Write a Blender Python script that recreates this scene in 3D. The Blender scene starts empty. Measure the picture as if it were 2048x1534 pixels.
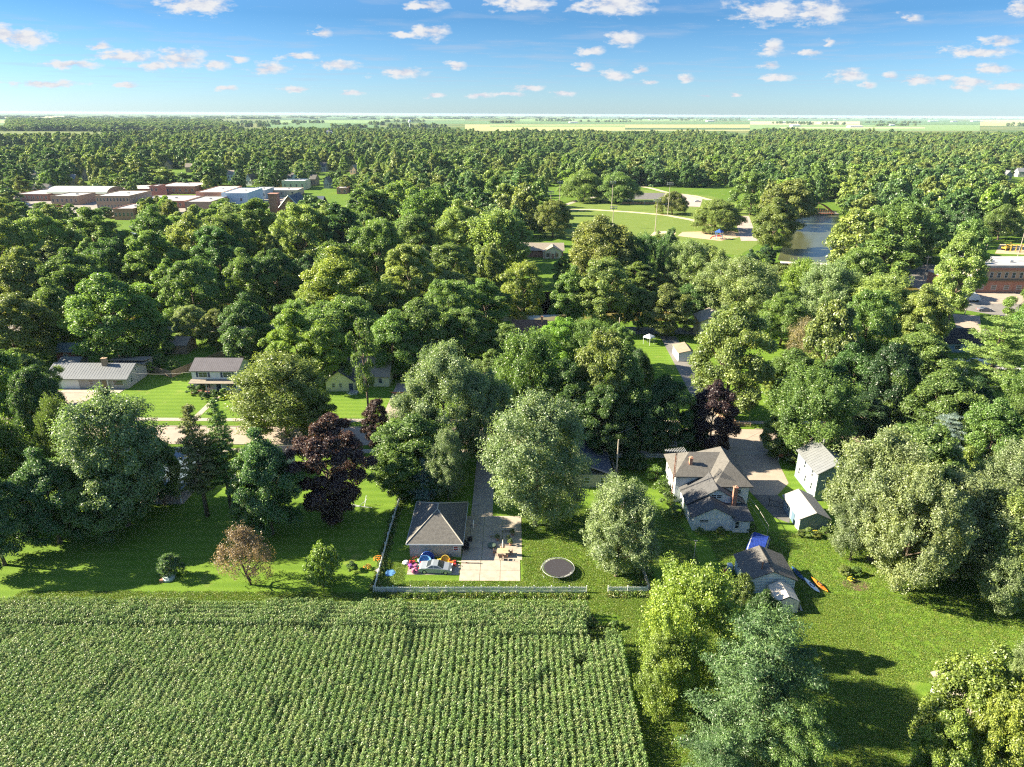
import bpy, math, random
import numpy as np
from mathutils import Vector, Matrix
R = math.radians
scene = bpy.context.scene
COL = scene.collection

# ------------------------------------------------------------------ camera, world, sun, exposure
F, CAMH = 1365.0, 60.0
PITCH = math.atan(539 / F); ROLL = R(0.3)
cam = bpy.data.cameras.new('camera'); camo = bpy.data.objects.new('camera', cam); COL.objects.link(camo)
cam.sensor_width = 36; cam.lens = 36 * F / 2048; cam.clip_start = 0.5; cam.clip_end = 90000
camo.matrix_world = Matrix.Translation((0, 0, CAMH)) @ Matrix.Rotation(R(90) - PITCH, 4, 'X') @ Matrix.Rotation(ROLL, 4, 'Z')
scene.camera = camo
scene.view_settings.view_transform = 'Standard'; scene.view_settings.look = 'None'
scene.view_settings.gamma = 1; scene.view_settings.use_curve_mapping = False
scene.view_settings.exposure = 2.35
SUN_EL = R(30); SUN_DIR = Vector((-0.99, 0.10, 0)).normalized()     # horizontal direction towards the sun
sl = bpy.data.lights.new('sun', 'SUN'); sl.energy = 4.3; sl.angle = R(0.5); sl.color = (1, 0.88, 0.66)
so = bpy.data.objects.new('sun', sl); COL.objects.link(so)
sv = Vector((SUN_DIR.x * math.cos(SUN_EL), SUN_DIR.y * math.cos(SUN_EL), math.sin(SUN_EL)))
so.rotation_euler = sv.to_track_quat('Z', 'Y').to_euler(); so.location = (0, 0, 300)
cy = scene.cycles
cy.max_bounces = 6; cy.diffuse_bounces = 4; cy.glossy_bounces = 2; cy.transmission_bounces = 3; cy.volume_bounces = 0
cy.transparent_max_bounces = 4; cy.use_denoising = False; cy.pixel_filter_type = 'BLACKMAN_HARRIS'; cy.filter_width = 1.2; cy.sample_clamp_indirect = 0.45; cy.sample_clamp_direct = 0.7; cy.caustics_reflective = False; cy.caustics_refractive = False

def G(u, v, z=0.0):
    """ground point (at height z) seen at photo position u, v"""
    x = u - 1024; y = -(v - 767); c, s = math.cos(ROLL), math.sin(ROLL)
    x, y = x * c - y * s, x * s + y * c
    d = F * math.cos(PITCH) + y * math.sin(PITCH); up = -F * math.sin(PITCH) + y * math.cos(PITCH)
    t = (CAMH - z) / -up
    return x * t, d * t
def P(x, y, z=0.0):
    h = CAMH - z; dep = y * math.cos(PITCH) + h * math.sin(PITCH); up = y * math.sin(PITCH) - h * math.cos(PITCH)
    a, b = x / dep * F, up / dep * F; c, s = math.cos(ROLL), math.sin(ROLL)
    return 1024 + a * c + b * s, 767 - (-a * s + b * c), F / dep

world = bpy.data.worlds.new('World'); scene.world = world; world.use_nodes = True
def build_world():
    nt = world.node_tree; N = nt.nodes; L = nt.links; N.clear()
    def mth(op, a, b=None, c=None, clamp=False):
        n = N.new('ShaderNodeMath'); n.operation = op; n.use_clamp = clamp
        for i, q in enumerate((a, b, c)):
            if q is None: continue
            if isinstance(q, (int, float)): n.inputs[i].default_value = q
            else: L.new(q, n.inputs[i])
        return n.outputs[0]
    out = N.new('ShaderNodeOutputWorld'); bg = N.new('ShaderNodeBackground'); bg.inputs[1].default_value = 0.05
    L.new(bg.outputs[0], out.inputs[0])
    sky = N.new('ShaderNodeTexSky'); sky.sky_type = 'NISHITA'; sky.sun_disc = False
    sky.sun_elevation = SUN_EL; sky.sun_rotation = math.atan2(SUN_DIR.x, SUN_DIR.y)
    sky.air_density = 1.0; sky.dust_density = 0.25; sky.ozone_density = 3.0; sky.altitude = 200
    tc = N.new('ShaderNodeTexCoord'); sp = N.new('ShaderNodeSeparateXYZ'); L.new(tc.outputs['Generated'], sp.inputs[0])
    X, Y, Z = sp.outputs
    yy = mth('MAXIMUM', Y, 0.08)
    a = mth('DIVIDE', X, yy); e = mth('DIVIDE', Z, yy)
    # ragged edges
    cb = N.new('ShaderNodeCombineXYZ'); L.new(a, cb.inputs[0]); L.new(e, cb.inputs[1])
    sc_ = N.new('ShaderNodeVectorMath'); sc_.operation = 'MULTIPLY'; L.new(cb.outputs[0], sc_.inputs[0]); sc_.inputs[1].default_value = (42, 100, 1)
    nz = N.new('ShaderNodeTexNoise'); nz.inputs['Scale'].default_value = 1; nz.inputs['Detail'].default_value = 7; nz.inputs['Roughness'].default_value = 0.6
    L.new(sc_.outputs[0], nz.inputs['Vector'])
    # warp
    wp = N.new('ShaderNodeVectorMath'); wp.operation = 'MULTIPLY_ADD'; L.new(nz.outputs['Color'], wp.inputs[0])
    wp.inputs[1].default_value = (0.030, 0.012, 0); L.new(cb.outputs[0], wp.inputs[2])
    blobs = [  # photo u, v, half width, half height of the clouds
        (390,8,70,22),(40,75,60,22),(5,68,35,20),(200,92,24,9),(250,112,60,14),(360,118,50,24),(310,132,30,12),(430,130,30,11),(540,138,42,13),
        (675,130,38,10),(860,64,42,16),(805,70,35,8),(645,66,18,13),(912,132,20,10),(805,146,48,11),(1185,102,24,13),(1248,78,32,18),
        (1225,8,75,24),(1050,8,60,16),(1170,132,18,10),(1232,152,30,11),(1280,140,16,7),(1302,164,15,6),(1370,157,18,9),(1060,175,30,6),
        (1128,188,26,8),(1020,188,30,6),(960,190,26,6),(870,190,22,6),(1540,22,72,26),(1640,25,48,28),(1543,94,24,18),(1618,106,26,8),
        (1538,130,22,8),(1555,155,32,8),(1700,150,34,16),(1780,152,15,9),(1738,170,16,7),(1835,160,36,11),(1888,156,22,8),(1940,165,44,10),
        (1960,104,72,12),(2000,84,36,12),(1985,138,38,11),(2020,172,34,7),(1822,36,22,10),(2040,16,28,16),(1925,176,24,7),(850,12,42,10),
        (600,112,40,9),(475,118,22,8),(90,168,70,8),(250,170,24,7),(590,178,30,6),(700,186,30,6),(455,176,20,6),(140,128,60,9),
        (1660,85,10,8),(1405,192,16,4),(1470,190,14,4)]
    acc = None
    for (u, v, w, h) in blobs:
        x = (u - 1024) ; y = -(v - 767)
        c_, s_ = math.cos(ROLL), math.sin(ROLL); x, y = x * c_ - y * s_, x * s_ + y * c_
        d = F * math.cos(PITCH) + y * math.sin(PITCH); up = -F * math.sin(PITCH) + y * math.cos(PITCH)
        a0, e0 = x / d + 0.015, up / d + 0.006; ra, re = w * 1.15 / d, h * 0.92 / d
        n = N.new('ShaderNodeVectorMath'); n.operation = 'MULTIPLY_ADD'; L.new(wp.outputs[0], n.inputs[0])
        n.inputs[1].default_value = (1 / ra, 1 / re, 0); n.inputs[2].default_value = (-a0 / ra, -e0 / re, 0)
        ln = N.new('ShaderNodeVectorMath'); ln.operation = 'LENGTH'; L.new(n.outputs[0], ln.inputs[0])
        acc = ln.outputs['Value'] if acc is None else mth('MINIMUM', acc, ln.outputs['Value'])
    dens = mth('SUBTRACT', 1.05, acc)
    dens = mth('MULTIPLY_ADD', mth('SUBTRACT', nz.outputs['Fac'], 0.5), 2.6, dens)
    dens = mth('MULTIPLY', dens, 1.5, clamp=True)
    dens = mth('MULTIPLY', dens, mth('GREATER_THAN', Y, 0.08))
    # thin streaks and general cumulus on a plane overhead (also outside the frame)
    zz = mth('MAXIMUM', Z, 0.02)
    pl = N.new('ShaderNodeCombineXYZ'); L.new(mth('DIVIDE', X, zz), pl.inputs[0]); L.new(mth('DIVIDE', Y, zz), pl.inputs[1])
    n2 = N.new('ShaderNodeTexNoise'); n2.inputs['Scale'].default_value = 0.55; n2.inputs['Detail'].default_value = 9; n2.inputs['Roughness'].default_value = 0.62
    L.new(pl.outputs[0], n2.inputs['Vector'])
    thin = N.new('ShaderNodeMapRange'); L.new(n2.outputs['Fac'], thin.inputs['Value'])
    thin.inputs['From Min'].default_value = 0.50; thin.inputs['From Max'].default_value = 0.68; thin.inputs['To Max'].default_value = 0.4
    fade = N.new('ShaderNodeMapRange'); L.new(Z, fade.inputs['Value']); fade.inputs['From Min'].default_value = 0.012; fade.inputs['From Max'].default_value = 0.05
    thin = mth('MULTIPLY', thin.outputs[0], fade.outputs[0])
    n3 = N.new('ShaderNodeTexNoise'); n3.inputs['Scale'].default_value = 1.3; n3.inputs['Detail'].default_value = 8; n3.inputs['Roughness'].default_value = 0.6
    L.new(pl.outputs[0], n3.inputs['Vector'])
    cu = N.new('ShaderNodeMapRange'); L.new(n3.outputs['Fac'], cu.inputs['Value'])
    cu.inputs['From Min'].default_value = 0.60; cu.inputs['From Max'].default_value = 0.66
    hi = N.new('ShaderNodeMapRange'); L.new(Z, hi.inputs['Value']); hi.inputs['From Min'].default_value = 0.145; hi.inputs['From Max'].default_value = 0.2
    cu = mth('MULTIPLY', cu.outputs[0], hi.outputs[0])
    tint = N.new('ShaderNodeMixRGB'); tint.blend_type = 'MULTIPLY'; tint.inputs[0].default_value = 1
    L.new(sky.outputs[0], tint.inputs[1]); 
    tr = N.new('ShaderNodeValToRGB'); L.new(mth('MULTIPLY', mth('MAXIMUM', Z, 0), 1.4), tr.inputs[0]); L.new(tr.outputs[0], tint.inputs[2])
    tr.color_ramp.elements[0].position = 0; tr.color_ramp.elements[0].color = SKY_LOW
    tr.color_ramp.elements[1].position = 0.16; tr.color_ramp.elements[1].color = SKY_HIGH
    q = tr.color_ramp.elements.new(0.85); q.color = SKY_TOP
    mx = N.new('ShaderNodeMixRGB'); L.new(thin, mx.inputs[0]); L.new(tint.outputs[0], mx.inputs[1]); mx.inputs[2].default_value = CLOUD_THIN
    body = N.new('ShaderNodeValToRGB'); L.new(nz.outputs['Fac'], body.inputs[0])
    body.color_ramp.elements[0].position = 0.36; body.color_ramp.elements[0].color = CLOUD_DARK
    body.color_ramp.elements[1].position = 0.56; body.color_ramp.elements[1].color = CLOUD_LIGHT
    mx2 = N.new('ShaderNodeMixRGB'); L.new(mth('MAXIMUM', dens, cu), mx2.inputs[0]); L.new(mx.outputs[0], mx2.inputs[1])
    L.new(body.outputs[0], mx2.inputs[2])
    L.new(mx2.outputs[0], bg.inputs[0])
SKY_LOW = (0.40, 0.55, 0.79, 1); SKY_HIGH = (0.195, 0.36, 0.54, 1); SKY_TOP = (1.0, 1.05, 1.08, 1)  # upper sky left brighter than the toned-down low band, to add fill light
CLOUD_THIN = (2.1, 2.45, 3.1, 1); CLOUD_DARK = (2.4, 2.6, 3.1, 1); CLOUD_LIGHT = (3.35, 3.4, 3.5, 1)
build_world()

# ------------------------------------------------------------------ materials
MATS = {}
def mat(name, col, rough=0.8, noise=0.0, nscale=3.0, bump=0.0, bscale=20.0, metal=0.0, spec=0.3, lines=None, col2=None):
    """lines = (axis, spacing, depth, darkening): laps, ribs or courses as relief"""
    if name in MATS: return MATS[name]
    m = bpy.data.materials.new(name); m.use_nodes = True; MATS[name] = m
    nt = m.node_tree; N = nt.nodes; L = nt.links; b = N['Principled BSDF']
    b.inputs['Base Color'].default_value = (*col, 1); b.inputs['Roughness'].default_value = rough
    b.inputs['Metallic'].default_value = metal; b.inputs['Specular IOR Level'].default_value = spec
    tc = N.new('ShaderNodeTexCoord'); vec = tc.outputs['Object']; h = None
    if noise or col2:
        n = N.new('ShaderNodeTexNoise'); n.inputs['Scale'].default_value = nscale; n.inputs['Detail'].default_value = 8; n.inputs['Roughness'].default_value = 0.7
        L.new(vec, n.inputs['Vector'])
        r = N.new('ShaderNodeValToRGB'); L.new(n.outputs['Fac'], r.inputs[0])
        lo = tuple(c * (1 - noise) for c in col); hi = col2 or tuple(min(1, c * (1 + noise)) for c in col)
        r.color_ramp.elements[0].position = 0.34; r.color_ramp.elements[0].color = (*lo, 1)
        r.color_ramp.elements[1].position = 0.66; r.color_ramp.elements[1].color = (*hi, 1)
        L.new(r.outputs[0], b.inputs['Base Color'])
    if bump:
        n = N.new('ShaderNodeTexNoise'); n.inputs['Scale'].default_value = bscale; n.inputs['Detail'].default_value = 5
        L.new(vec, n.inputs['Vector']); h = N.new('ShaderNodeBump'); h.inputs['Strength'].default_value = bump; h.inputs['Distance'].default_value = 0.05
        L.new(n.outputs['Fac'], h.inputs['Height'])
    if lines:
        ax, spc, dep, dark = lines
        sp = N.new('ShaderNodeSeparateXYZ'); L.new(vec, sp.inputs[0])
        if ax == 'H':     # world-horizontal direction whichever it is: x + y
            ad = N.new('ShaderNodeMath'); ad.operation = 'ADD'; L.new(sp.outputs[0], ad.inputs[0]); L.new(sp.outputs[1], ad.inputs[1]); o = ad.outputs[0]
        else: o = sp.outputs['XYZ'.index(ax)]
        dv = N.new('ShaderNodeMath'); dv.operation = 'DIVIDE'; L.new(o, dv.inputs[0]); dv.inputs[1].default_value = spc
        fr = N.new('ShaderNodeMath'); fr.operation = 'FRACT'; L.new(dv.outputs[0], fr.inputs[0])
        cr = N.new('ShaderNodeValToRGB'); L.new(fr.outputs[0], cr.inputs[0])
        cr.color_ramp.elements[0].position = 0.0; cr.color_ramp.elements[0].color = (0, 0, 0, 1)
        cr.color_ramp.elements[1].position = 0.28; cr.color_ramp.elements[1].color = (1, 1, 1, 1)
        h2 = N.new('ShaderNodeBump'); h2.inputs['Strength'].default_value = 1; h2.inputs['Distance'].default_value = dep
        L.new(cr.outputs[0], h2.inputs['Height'])
        if h: L.new(h.outputs[0], h2.inputs['Normal'])
        h = h2
        if dark:
            mm = N.new('ShaderNodeMixRGB'); mm.blend_type = 'MULTIPLY'; mm.inputs[0].default_value = dark
            src = b.inputs['Base Color'].links[0].from_socket if b.inputs['Base Color'].links else None
            if src: L.new(src, mm.inputs[1])
            else: mm.inputs[1].default_value = (*col, 1)
            L.new(cr.outputs[0], mm.inputs[2]); L.new(mm.outputs[0], b.inputs['Base Color'])
    if h: L.new(h.outputs[0], b.inputs['Normal'])
    return m

def foliage(name, trans=0.32, under=1.0):
    m = bpy.data.materials.new(name); m.use_nodes = True; nt = m.node_tree; N = nt.nodes; L = nt.links; N.clear()
    out = N.new('ShaderNodeOutputMaterial'); oi = N.new('ShaderNodeObjectInfo')
    at = N.new('ShaderNodeAttribute'); at.attribute_name = 'shade'
    ramp = N.new('ShaderNodeValToRGB'); L.new(at.outputs['Fac'], ramp.inputs[0])      # leaf to leaf and spray to spray variation
    els = ramp.color_ramp.elements; els[0].position = 0; els[0].color = (0.50, 0.58, 0.62, 1); els[1].position = 1; els[1].color = (1.75, 1.55, 1.15, 1)
    e = els.new(0.5); e.color = (1, 1, 1, 1)
    mul = N.new('ShaderNodeMixRGB'); mul.blend_type = 'MULTIPLY'; mul.inputs[0].default_value = 1
    L.new(oi.outputs['Color'], mul.inputs[1]); L.new(ramp.outputs[0], mul.inputs[2])
    col = mul.outputs[0]
    if under != 1.0:
        ge = N.new('ShaderNodeNewGeometry'); mu = N.new('ShaderNodeMixRGB'); L.new(ge.outputs['Backfacing'], mu.inputs[0])
        u2 = N.new('ShaderNodeMixRGB'); u2.blend_type = 'MIX'; u2.inputs[0].default_value = 0.45; L.new(col, u2.inputs[1]); u2.inputs[2].default_value = (under * 0.85, under, under * 0.62, 1)
        L.new(col, mu.inputs[1]); L.new(u2.outputs[0], mu.inputs[2]); col = mu.outputs[0]
    d = N.new('ShaderNodeBsdfDiffuse'); t = N.new('ShaderNodeBsdfTranslucent'); L.new(col, d.inputs[0])
    tcm = N.new('ShaderNodeMixRGB'); tcm.blend_type = 'MULTIPLY'; tcm.inputs[0].default_value = 1; tcm.inputs[2].default_value = (1.2, 1.2, 0.6, 1)
    L.new(col, tcm.inputs[1]); L.new(tcm.outputs[0], t.inputs[0])
    mx = N.new('ShaderNodeMixShader'); mx.inputs[0].default_value = trans; L.new(d.outputs[0], mx.inputs[1]); L.new(t.outputs[0], mx.inputs[2])
    g = N.new('ShaderNodeBsdfGlossy'); g.inputs['Roughness'].default_value = 0.45; g.inputs[0].default_value = (1, 1, 1, 1)
    m2 = N.new('ShaderNodeMixShader'); m2.inputs[0].default_value = 0.035; L.new(mx.outputs[0], m2.inputs[1]); L.new(g.outputs[0], m2.inputs[2])
    L.new(m2.outputs[0], out.inputs[0]); return m
def foliage_random(name, cols, trans=0.3):
    """for the far wood: the colour of each tree drawn from cols"""
    m = foliage(name, trans); nt = m.node_tree; N = nt.nodes; L = nt.links
    oi = [n for n in N if n.type == 'OBJECT_INFO'][0]; mul = oi.outputs['Color'].links[0].to_node
    r = N.new('ShaderNodeValToRGB'); r.color_ramp.interpolation = 'CONSTANT'; L.new(oi.outputs['Random'], r.inputs[0])
    els = r.color_ramp.elements
    for i, c in enumerate(cols):
        e = els[i] if i < 2 else els.new(i / len(cols))
        e.position = i / len(cols); e.color = (*c, 1)
    L.new(r.outputs[0], mul.inputs[1]); return m
LEAF = foliage('leaf', 0.42); SILVER = foliage('silver_leaf', 0.38, 0.30); NEEDLE = foliage('needle', 0.25)
BARK = mat('bark', (0.13, 0.10, 0.075), 0.95, 0.4, 4, 0.8, 12)
CONC = mat('concrete', (0.33, 0.29, 0.24), 0.9, 0.16, 0.9, 0.2, 30)
ASPH = mat('asphalt', (0.12, 0.115, 0.11), 0.95, 0.25, 0.5, 0.2, 30)
GLASS = mat('window_glass', (0.03, 0.04, 0.05), 0.12, spec=0.8)
WHITE = mat('white_paint', (0.60, 0.63, 0.64), 0.6, 0.06, 2)
LAP = mat('white_lap_siding', (0.62, 0.66, 0.68), 0.6, 0.06, 1.2, lines=('Z', 0.22, 0.03, 0.25))
LAPB = mat('pale_blue_lap_siding', (0.55, 0.64, 0.68), 0.6, 0.06, 1.2, lines=('Z', 0.25, 0.04, 0.35))
LAPG = mat('grey_blue_lap_siding', (0.22, 0.28, 0.32), 0.6, 0.06, 1.2, lines=('Z', 0.2, 0.03, 0.25))
SHING = mat('grey_shingle', (0.115, 0.110, 0.103), 0.95, 0.22, 2.5, 0.6, 9, lines=('Z', 0.1, 0.015, 0.18))
SHINGB = mat('dark_shingle', (0.085, 0.085, 0.088), 0.95, 0.25, 2.5, 0.6, 9, lines=('Z', 0.1, 0.015, 0.18))
SHINGT = mat('tan_shingle', (0.24, 0.21, 0.17), 0.95, 0.2, 2.5, 0.6, 9)
SHINGR = mat('brown_shingle', (0.14, 0.085, 0.065), 0.95, 0.25, 2.5, 0.6, 9)
METAL = mat('grey_metal_roof', (0.19, 0.20, 0.21), 0.45, 0.1, 1, metal=0.3)
METALB = mat('blue_grey_metal_roof', (0.12, 0.17, 0.22), 0.5, 0.15, 1, metal=0.2)
BRICK = mat('red_brick', (0.33, 0.165, 0.12), 0.95, 0.25, 6, 0.3, 30)
BRICKO = mat('orange_brick', (0.44, 0.22, 0.15), 0.95, 0.2, 6, 0.3, 30)
BRICKT = mat('tan_brick', (0.34, 0.25, 0.17), 0.95, 0.2, 6, 0.3, 30)
ROOFW = mat('pale_membrane_roof', (0.50, 0.49, 0.47), 0.9, 0.15, 0.3)
ROOFG = mat('grey_membrane_roof', (0.30, 0.30, 0.31), 0.9, 0.25, 0.3)
WOOD = mat('weathered_wood', (0.26, 0.19, 0.13), 0.9, 0.25, 3)
WOODG = mat('grey_wood', (0.34, 0.32, 0.29), 0.9, 0.2, 3)
PICK = mat('grey_white_picket_paint', (0.68, 0.70, 0.66), 0.85, 0.22, 2)
BLACK = mat('black_rubber', (0.02, 0.02, 0.022), 0.8)
STEEL = mat('galvanised_steel', (0.45, 0.46, 0.46), 0.4, metal=0.6)
BROWN = mat('rusty_steel', (0.24, 0.10, 0.06), 0.8, 0.2, 3)
def flat(name, col, rough=0.6): return mat(name, col, rough, 0.05, 3)

# ------------------------------------------------------------------ mesh helpers
class MB:
    def __init__(s): s.v = []; s.f = []; s.sm = False
    def add(s, vs, fs):
        k = len(s.v); s.v += [tuple(p) for p in vs]; s.f += [tuple(i + k for i in f) for f in fs]; return s
    def box(s, x0, y0, z0, x1, y1, z1):
        return s.add([(x0,y0,z0),(x1,y0,z0),(x1,y1,z0),(x0,y1,z0),(x0,y0,z1),(x1,y0,z1),(x1,y1,z1),(x0,y1,z1)],
                     [(0,3,2,1),(4,5,6,7),(0,1,5,4),(1,2,6,5),(2,3,7,6),(3,0,4,7)])
    def slab(s, pts, th):
        """thick polygon: pts outer face counter-clockwise, th straight down"""
        n = len(pts); lo = [(p[0], p[1], p[2] - th) for p in pts]
        return s.add(list(pts) + lo, [tuple(range(n)), tuple(range(2*n-1, n-1, -1))] + [(i, i+n, (i+1) % n + n, (i+1) % n) for i in range(n)])
    def tube(s, pts, rad, seg=6, caps=True):
        k = len(s.v); n = len(pts)
        if isinstance(rad, (int, float)): rad = [rad] * n
        for i, p in enumerate(pts):
            a = Vector(pts[max(i-1, 0)]); b = Vector(pts[min(i+1, n-1)]); d = (b - a).normalized() if (b - a).length > 1e-9 else Vector((0,0,1))
            t = d.orthogonal().normalized() if abs(d.z) > 0.99 else d.cross(Vector((0,0,1))).normalized(); w = d.cross(t)
            for j in range(seg):
                an = 2 * math.pi * j / seg; q = Vector(p) + (t * math.cos(an) + w * math.sin(an)) * rad[i]; s.v.append(tuple(q))
        for i in range(n - 1):
            for j in range(seg):
                a = k + i*seg + j; b = k + i*seg + (j+1) % seg; s.f.append((a, b, b + seg, a + seg))
        if caps: s.f.append(tuple(k + j for j in range(seg-1, -1, -1))); s.f.append(tuple(k + (n-1)*seg + j for j in range(seg)))
        return s
    def lathe(s, prof, cx=0, cy=0, seg=16):
        k = len(s.v); n = len(prof)
        for r, z in prof:
            for j in range(seg):
                a = 2 * math.pi * j / seg; s.v.append((cx + r * math.cos(a), cy + r * math.sin(a), z))
        for i in range(n - 1):
            for j in range(seg):
                a = k + i*seg + j; b = k + i*seg + (j+1) % seg; s.f.append((a, b, b + seg, a + seg))
        s.f.append(tuple(k + j for j in range(seg-1, -1, -1))); s.f.append(tuple(k + (n-1)*seg + j for j in range(seg))); return s
    def mesh(s, name, m=None, smooth=False):
        me = bpy.data.meshes.new(name); me.from_pydata(s.v, [], s.f); me.update()
        if m: me.materials.append(m)
        if smooth: me.polygons.foreach_set('use_smooth', [True] * len(me.polygons))
        return me
    def build(s, name, m, parent=None, loc=None, smooth=False, label=None):
        o = bpy.data.objects.new(name, s.mesh(name, m, smooth)); COL.objects.link(o)
        if parent: o.parent = parent
        if loc: o.location = loc
        if label: o['label'] = label
        return o
def tag(o, label, cat=None, group=None, kind=None):
    o['label'] = label
    if cat: o['category'] = cat
    if group: o['group'] = group
    if kind: o['kind'] = kind
    return o
def thing(name, label, cat, loc=(0, 0, 0), rz=0, group=None):
    o = bpy.data.objects.new(name, None); COL.objects.link(o); o.location = loc; o.rotation_euler = (0, 0, rz); o.empty_display_size = 0.5
    return tag(o, label, cat, group)
def obj(name, me, parent=None, loc=(0,0,0), rz=0, sc=None):
    o = bpy.data.objects.new(name, me); COL.objects.link(o)
    if parent: o.parent = parent
    o.location = loc; o.rotation_euler = (0, 0, rz)
    if sc: o.scale = sc
    return o
def sheet(name, pts, m, z=0.02, kind='structure', label=None, parent=None):
    mb = MB(); mb.add([(p[0], p[1], z) for p in pts], [tuple(range(len(pts)))])
    o = mb.build(name, m, parent)
    if kind and not parent: o['kind'] = kind
    if label: o['label'] = label
    return o
def copy_tree(o, parent=None):
    c = o.copy(); COL.objects.link(c); c.parent = parent
    for ch in list(o.children): copy_tree(ch, c)
    return c
def GP(*uv): return [G(*p) for p in uv]

# ------------------------------------------------------------------ ground
def grass_mat(name, base, hi, lo, dry, fine=9.0, far=False):
    m = bpy.data.materials.new(name); m.use_nodes = True; nt = m.node_tree; N = nt.nodes; L = nt.links; b = N['Principled BSDF']
    b.inputs['Roughness'].default_value = 0.95; b.inputs['Specular IOR Level'].default_value = 0.1
    tc = N.new('ShaderNodeTexCoord'); vec = tc.outputs['Object']
    def noise(s, det=6, ro=0.65):
        n = N.new('ShaderNodeTexNoise'); n.inputs['Scale'].default_value = s; n.inputs['Detail'].default_value = det; n.inputs['Roughness'].default_value = ro
        L.new(vec, n.inputs['Vector']); return n.outputs['Fac']
    def mix(f, a, b_, lo_, hi_):
        mr = N.new('ShaderNodeMapRange'); L.new(f, mr.inputs['Value']); mr.inputs['From Min'].default_value = lo_; mr.inputs['From Max'].default_value = hi_
        x = N.new('ShaderNodeMixRGB'); L.new(mr.outputs[0], x.inputs[0])
        for i, c in ((1, a), (2, b_)):
            if isinstance(c, tuple): x.inputs[i].default_value = (*c, 1)
            else: L.new(c, x.inputs[i])
        return x.outputs[0]
    c = mix(noise(0.10), base, hi, 0.35, 0.65)
    c = mix(noise(fine, 8, 0.8), lo, c, 0.30, 0.58)
    c = mix(noise(0.16, 7), c, dry, 0.60, 0.74)
    wv = N.new('ShaderNodeTexWave'); wv.wave_type = 'BANDS'; wv.bands_direction = 'Y'; wv.inputs['Scale'].default_value = 0.16; wv.inputs['Distortion'].default_value = 1.6; wv.inputs['Detail'].default_value = 3; wv.inputs['Detail Scale'].default_value = 0.5
    L.new(vec, wv.inputs['Vector']); ms = N.new('ShaderNodeMixRGB'); ms.blend_type = 'MULTIPLY'; ms.inputs[0].default_value = 1; L.new(c, ms.inputs[1])
    rw = N.new('ShaderNodeValToRGB'); L.new(wv.outputs['Fac'], rw.inputs[0]); rw.color_ramp.elements[0].color = (0.86, 0.9, 0.88, 1); rw.color_ramp.elements[1].color = (1.08, 1.06, 1.05, 1); L.new(rw.outputs[0], ms.inputs[2]); c = ms.outputs[0]
    c = mix(noise(0.35, 9, 0.75), c, (0.23, 0.19, 0.09), 0.66, 0.80)
    if far:      # farmland beyond the woods: a patchwork of fields by distance
        mp = N.new('ShaderNodeMapping'); L.new(vec, mp.inputs[0]); mp.inputs['Location'].default_value = (130, 40, 0); mp.inputs['Rotation'].default_value = (0, 0, 0.05)
        br = N.new('ShaderNodeTexBrick'); L.new(mp.outputs[0], br.inputs['Vector']); br.inputs['Scale'].default_value = 1; br.offset = 0.37; br.squash = 0.7
        br.inputs['Brick Width'].default_value = 820; br.inputs['Row Height'].default_value = 390; br.inputs['Mortar Size'].default_value = 6
        br.inputs['Color1'].default_value = (0.05, 0.11, 0.03, 1); br.inputs['Color2'].default_value = (0.16, 0.17, 0.06, 1); br.inputs['Mortar'].default_value = (0.03, 0.06, 0.02, 1)
        sp = N.new('ShaderNodeSeparateXYZ'); L.new(vec, sp.inputs[0])
        c = mix(sp.outputs[1], c, br.outputs['Color'], 1350, 1400)
    L.new(c, b.inputs['Base Color'])
    bm = N.new('ShaderNodeBump'); bm.inputs['Strength'].default_value = 0.9; bm.inputs['Distance'].default_value = 0.09; L.new(noise(5.0, 6, 0.75), bm.inputs['Height'])
    L.new(bm.outputs[0], b.inputs['Normal']); return m
GRASS = grass_mat('meadow_grass', (0.085, 0.155, 0.018), (0.12, 0.185, 0.02), (0.05, 0.11, 0.012), (0.18, 0.18, 0.05), far=True)
LAWN = grass_mat('lawn_grass', (0.110, 0.190, 0.022), (0.140, 0.220, 0.028), (0.068, 0.135, 0.016), (0.21, 0.22, 0.06))
PARK = grass_mat('park_grass', (0.125, 0.175, 0.035), (0.15, 0.20, 0.045), (0.10, 0.15, 0.03), (0.20, 0.205, 0.06), fine=1.5)
SOIL = mat('soil', (0.06, 0.075, 0.025), 1, 0.3, 1)
g = MB()
xs = [-28000, -6000, -1500, -400, 0, 400, 1500, 6000, 28000]; ys = [-3000, -200, 0, 100, 400, 1000, 2500, 8000, 28000]
for y in ys:
    for x in xs: g.v.append((x, y, 0))
for j in range(8):
    for i in range(8):
        a = j * 9 + i; g.f.append((a, a + 1, a + 10, a + 9))
ground = g.build('ground', GRASS); ground['kind'] = 'structure'
sheet('lawn', [(-75, 70.5), (150, 70.5), (150, 117), (-75, 117)], LAWN, 0.004)
sheet('lawn', [(13.9, 25), (150, 25), (150, 70.5), (13.9, 70.5)], LAWN, 0.004)
sheet('lawn', [(-115, 129), (170, 129), (170, 190), (-115, 190)], LAWN, 0.004)
sheet('field_soil', [(-110, 20), (13.2, 20), (13.2, 66), (10.4, 71), (-110, 71)], SOIL, 0.006)
DRY = mat('dry_grass_strip', (0.19, 0.19, 0.045), 1, 0.35, 1.2, 0.8, 6, col2=(0.12, 0.17, 0.03))
sheet('grass_strip', [(-75, 71), (9, 71), (9, 72.3), (-75, 72.2)], DRY, 0.010)
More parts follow.
